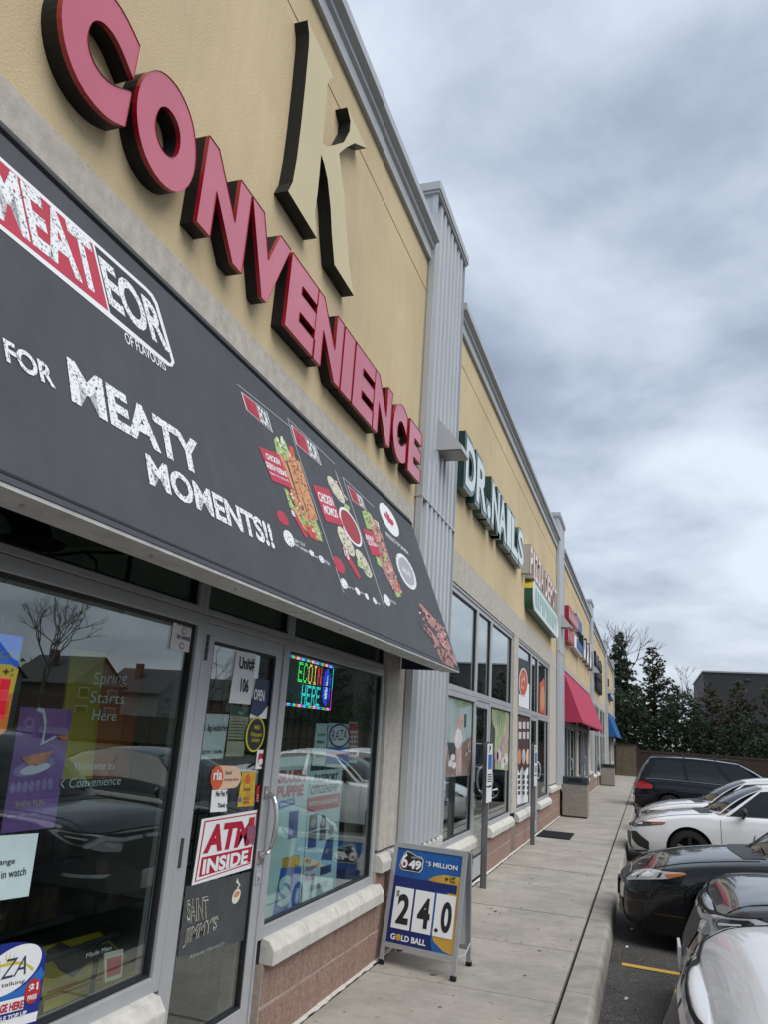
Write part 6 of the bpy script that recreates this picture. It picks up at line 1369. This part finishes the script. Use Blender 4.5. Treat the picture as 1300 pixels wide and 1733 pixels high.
fence = thing('board_fence', 'long dark brown board fence across the end of the lot', 'fence', (16, 50, -.35))
for i in range(16):
    a = 1.5+i*2.4; boards(fence, a, a+2.4, 50.0, -.35, 1.52, 'wood_dark'); MB().box(a-.055, a+.055, 49.94, 50.05, -.4, 1.60).build('post', 'wood_dark', fence); MB().box(a+.06, a+2.34, 49.97, 50.0-.007, 1.40, 1.48).build('rail', 'wood_dark', fence)
# ================================================================== trees
mat('bark', (0.055, 0.043, 0.034), 0.9, var=0.3, vs=12); mat('bark_grey', (0.13, 0.115, 0.10), 0.9, var=0.25, vs=12)
mat('needle_a', (0.031, 0.051, 0.034), 0.8, col2=(0.061, 0.088, 0.051), vs=3, spec=0.2); mat('needle_b', (0.041, 0.058, 0.031), 0.8, col2=(0.085, 0.095, 0.054), vs=2.5, spec=0.2); mat('needle_c', (0.068, 0.068, 0.044), 0.85, col2=(0.112, 0.099, 0.071), vs=2.5, spec=0.2)  # needles lightened so their colour carries a slight distance haze
def spray(v, f, p, d, l, w, n=3):
    """a drooping needle spray: a few thin leaf-sized blades"""
    for _ in range(n):
        e = (d+Vector((random.gauss(0, .5), random.gauss(0, .5), random.gauss(-.05, .35)))).normalized(); s = e.cross(Vector((random.gauss(0, 1), random.gauss(0, 1), random.gauss(0, 1)))).normalized()*w
        k = len(v); q = p+e*l*random.uniform(.6, 1.2); v += [p-s*.4, p+s*.4, q+s*.15+Vector((0, 0, -.15*l)), (p+q)/2-s]; f.append((k, k+1, k+2, k+3))
def conifer(name, label, x, y, h, rad, kind, m, z0=-.3, dens=1.0, base=.06, seed=1):
    random.seed(seed); t = thing(name, label, 'tree', (x, y, z0), 'conifers beyond the fence')
    MB().tube([(x, y, z0), (x+random.uniform(-.1, .1), y, z0+h*.5), (x, y, z0+h*.97)], .02*h+.03, 8, .015).build('trunk', 'bark', t)
    v = []; f = []; limb = MB(); nb = int(46*dens*h/8)
    for i in range(nb):
        q = (i+random.random())/nb; z = z0+h*(base+(1-base)*q)
        if kind == 'spruce': R = rad*(1-q)**.8*(0.75+.35*random.random()); drop = -.22
        else: R = rad*(math.sin(min(1, (1-q)*1.55)*PI/2)**.9)*(.6+.5*random.random()); drop = .35
        for b in range(3 if q < .9 else 2):
            a = random.uniform(0, 2*PI); d = Vector((math.cos(a), math.sin(a), drop+random.uniform(-.12, .12))).normalized(); p0 = Vector((x, y, z)); n = max(3, int(R/.16))
            tip = p0+d*R+Vector((0, 0, .12*R if kind == 'spruce' else .1*R)); limb.tube([p0, tip], .022, 3, .006, caps=False)
            for k in range(n):
                r = (k+.4)/n; 
                if r < .18 and random.random() < .6: continue
                p = p0+(tip-p0)*r+Vector((random.gauss(0, .07), random.gauss(0, .07), random.gauss(-.03, .06)))
                spray(v, f, p, (d+Vector((0, 0, -.35 if kind == 'spruce' else .25))), .21+.12*(1-r), .036, int(13*dens)+1)
    link_mesh('crown', v, f, m, t); tag(limb.build('limbs', 'bark', t), kind='stuff')
    return t
conifer('spruce_tree', 'tall dark spruce just past the end of the building', .35, 55.5, 9.6, 3.1, 'spruce', 'needle_a', dens=1.5, seed=3)
spec = [(2.5, 56.5, 8.7, 1.9, 'needle_b', 'tallest pointed cedar beside the spruce'), (3.9, 57.5, 6.2, 1.5, 'needle_a', 'shorter cedar right of the tallest cedar'), (5.0, 56.8, 5.3, 1.3, 'needle_b', 'small cedar left of the dark building'), (6.0, 55.0, 6.3, 1.6, 'needle_c', 'brownish thin cedar before the corner of the dark building'), (7.7, 56.0, 6.6, 1.7, 'needle_c', 'brownish cedar before the middle of the dark building'), (9.6, 55.5, 6.5, 1.6, 'needle_c', 'brownish cedar at the right edge before the dark building'), (11.6, 56, 6.2, 1.7, 'needle_c', 'brownish cedar beyond the right edge'), (14, 56, 6.4, 1.7, 'needle_b', 'green cedar far right along the fence'), (17, 56, 7.0, 1.9, 'needle_b', 'large green cedar far right along the fence'), (20.5, 55.5, 7.4, 2.0, 'needle_a', 'dark cedar at the far corner of the lot')]
for i, (x, y, h, r, m, lb) in enumerate(spec): conifer('cedar_tree', lb, x, y, h, r, 'cedar', m, dens=1.15 if m != 'needle_c' else 1.0, seed=20+i)
# dense lower hedge mass
random.seed(5); v = []; f = []
for i in range(15000):
    x = random.uniform(-.6, 24); y = random.uniform(52.3, 54.6); top = 4.6+.7*math.sin(x*1.9)+.4*math.sin(x*4.1+1)-(1.3 if x > 5.6 else 0); z = -.3+(top+.3)*random.random()**.75
    if x > 5.6 and random.random() < .25: continue
    spray(v, f, Vector((x, y, z)), Vector((random.gauss(0, .6), -.6, .5)), .26, .055, 3)
hd = link_mesh('cedar_hedge', v, f, 'needle_a'); tag(hd, 'dense dark green hedge along the back of the fence', 'hedge', kind='stuff')
def bare_tree(name, label, x, y, h, m='bark_grey', z0=-.3, seed=1, spread=.55, grp='bare trees'):
    random.seed(seed); t = thing(name, label, 'tree', (x, y, z0), grp); mb = MB(); tw = MB()
    def grow(p, d, l, r, n):
        q = p+d*l; m_ = (p+q)/2+Vector((random.gauss(0, .04), random.gauss(0, .04), 0))*l
        (mb if n > 3 else tw).tube([p, m_, q], r, 5 if n > 3 else 3, r*.68, caps=False)
        if n == 0: return
        for _ in range(2 if random.random() < .55 else 3):
            e = (d+Vector((random.gauss(0, spread), random.gauss(0, spread), random.gauss(.18, .25)))).normalized(); grow(q, e, l*random.uniform(.66, .86), r*.66, n-1)
    grow(Vector((x, y, z0)), Vector((0, 0, 1)), h*.26, h*.016, 6)
    mb.build('trunk', m, t); tag(tw.build('twigs', m, t), kind='stuff'); return t
bare_tree('bare_tree', 'leafless tree rising behind the spruce', .6, 60, 11.5, seed=4, spread=.38)
bare_tree('bare_tree', 'leafless tree between the cedars and the dark building', 5.6, 66, 8.6, seed=9, spread=.42)
# ================================================================== dark building behind the trees
mat('dark_siding', (0.026, 0.030, 0.034), 0.7, var=0.06, vs=1.5); mat('dark_roof', (0.30, 0.31, 0.32), 0.5)
db = thing('dark_building', 'dark grey windowless building behind the cedars at right', 'building', (22, 86, -.5))
MB().box(7.3, 40, 80, 96, -.6, 9.0).build('wall', 'dark_siding', db); MB().box(7.22, 40.1, 79.9, 96.1, 9.0, 9.14).build('roof_edge', 'dark_roof', db)
for x in (10.9, 13.4, 17): MB().box(x, x+.5, 79.8, 79.995, 8.35, 8.5).build('wall_lamp', 'alu_dark', db)
mat('seam', (0.045, 0.05, 0.056), 0.7)
# ================================================================== houses and trees across the lot (seen mirrored in the glass)
mat('brick_house', (0.115, 0.065, 0.05), 0.9, var=0.2, vs=6); mat('shingle', (0.05, 0.05, 0.052), 0.9, var=0.2, vs=4); mat('white_trim', (0.6, 0.6, 0.6), 0.6); mat('siding', (0.24, 0.24, 0.23), 0.8)
hl = ('brick gabled house across the lot, nearest the camera', 'grey gabled house across the lot, second in the row', 'brick gabled house across the lot, third in the row', 'grey gabled house across the lot, fourth in the row', 'brick gabled house across the lot, last in the row')
for i in range(5):
    y0 = 38+i*16.5; x0 = 58; t = thing('house', hl[i], 'house', (x0+4, y0+4.5, -.75), 'houses across the lot'); wm = ('brick_house', 'siding')[i % 2]
    MB().box(x0, x0+9, y0, y0+9, -.75, 4.6).build('wall', wm, t)
    MB().add([(x0+.003, y0, 4.6), (x0+.003, y0+9, 4.6), (x0+.003, y0+4.5, 7.6), (x0+.3, y0, 4.6), (x0+.3, y0+9, 4.6), (x0+.3, y0+4.5, 7.6)], [(0, 2, 1), (3, 4, 5), (0, 1, 4, 3), (1, 2, 5, 4), (2, 0, 3, 5)]).build('gable', 'siding', t)
    MB().add([(x0-.4, y0-.5, 4.4), (x0+9.4, y0-.5, 4.4), (x0+9.4, y0+4.5, 7.8), (x0-.4, y0+4.5, 7.8), (x0-.4, y0+9.5, 4.4), (x0+9.4, y0+9.5, 4.4)], [(0, 1, 2, 3), (3, 2, 5, 4)]).build('roof', 'shingle', t)
    for (a, b, c, d) in ((1, 3, .6, 2.2), (6, 8, .6, 2.2), (1.2, 2.8, 3.0, 4.2), (6.2, 7.8, 3.0, 4.2)):
        w = MB().box(x0-.05, x0-.004, y0+a, y0+b, c, d).build('window', 'white_trim', t); MB().box(x0-.07, x0-.052, y0+a+.1, y0+b-.1, c+.1, d-.1).build('pane', 'car_glass', w)
    MB().box(x0-.06, x0-.004, y0+4, y0+5, -.7, 1.5).build('door', 'shingle', t)
    MB().box(x0+5, x0+5.8, y0+2.2, y0+3, 6.0, 8.3).build('chimney', 'brick_house', t)
for i, (x, y, h) in enumerate(((34, 40, 10.5), (36, 63, 9.5), (33, 22, 9))):
    bare_tree('bare_tree', ('first', 'second', 'third')[i]+' leafless street tree across the lot from the near end', x, y, h, z0=-.75, seed=30+i)

# unseen tree belt added behind the camera and beyond the lot, darkening what the paint mirrors
random.seed(8); v = []; f = []
for i in range(5200):
    x = random.uniform(-30, 70); y = random.uniform(-34, -29); top = 6.2+1.2*math.sin(x*.7)+.8*math.sin(x*1.9+1); z = -.75+(top+.75)*random.random()**.8
    spray(v, f, Vector((x, y, z)), Vector((random.gauss(0, .6), .6, .5)), 1.0, .5, 1)
for i in range(4200):
    y = random.uniform(-28, 120); x = random.uniform(70, 74); top = 6.0+1.3*math.sin(y*.5)+.8*math.sin(y*1.7+1); z = -.75+(top+.75)*random.random()**.8
    spray(v, f, Vector((x, y, z)), Vector((-.6, random.gauss(0, .6), .5)), 1.1, .6, 1)
tb = link_mesh('added_tree_belt', v, f, 'needle_b'); tag(tb, 'added unseen belt of dark green trees that darkens reflections', 'trees', kind='stuff')
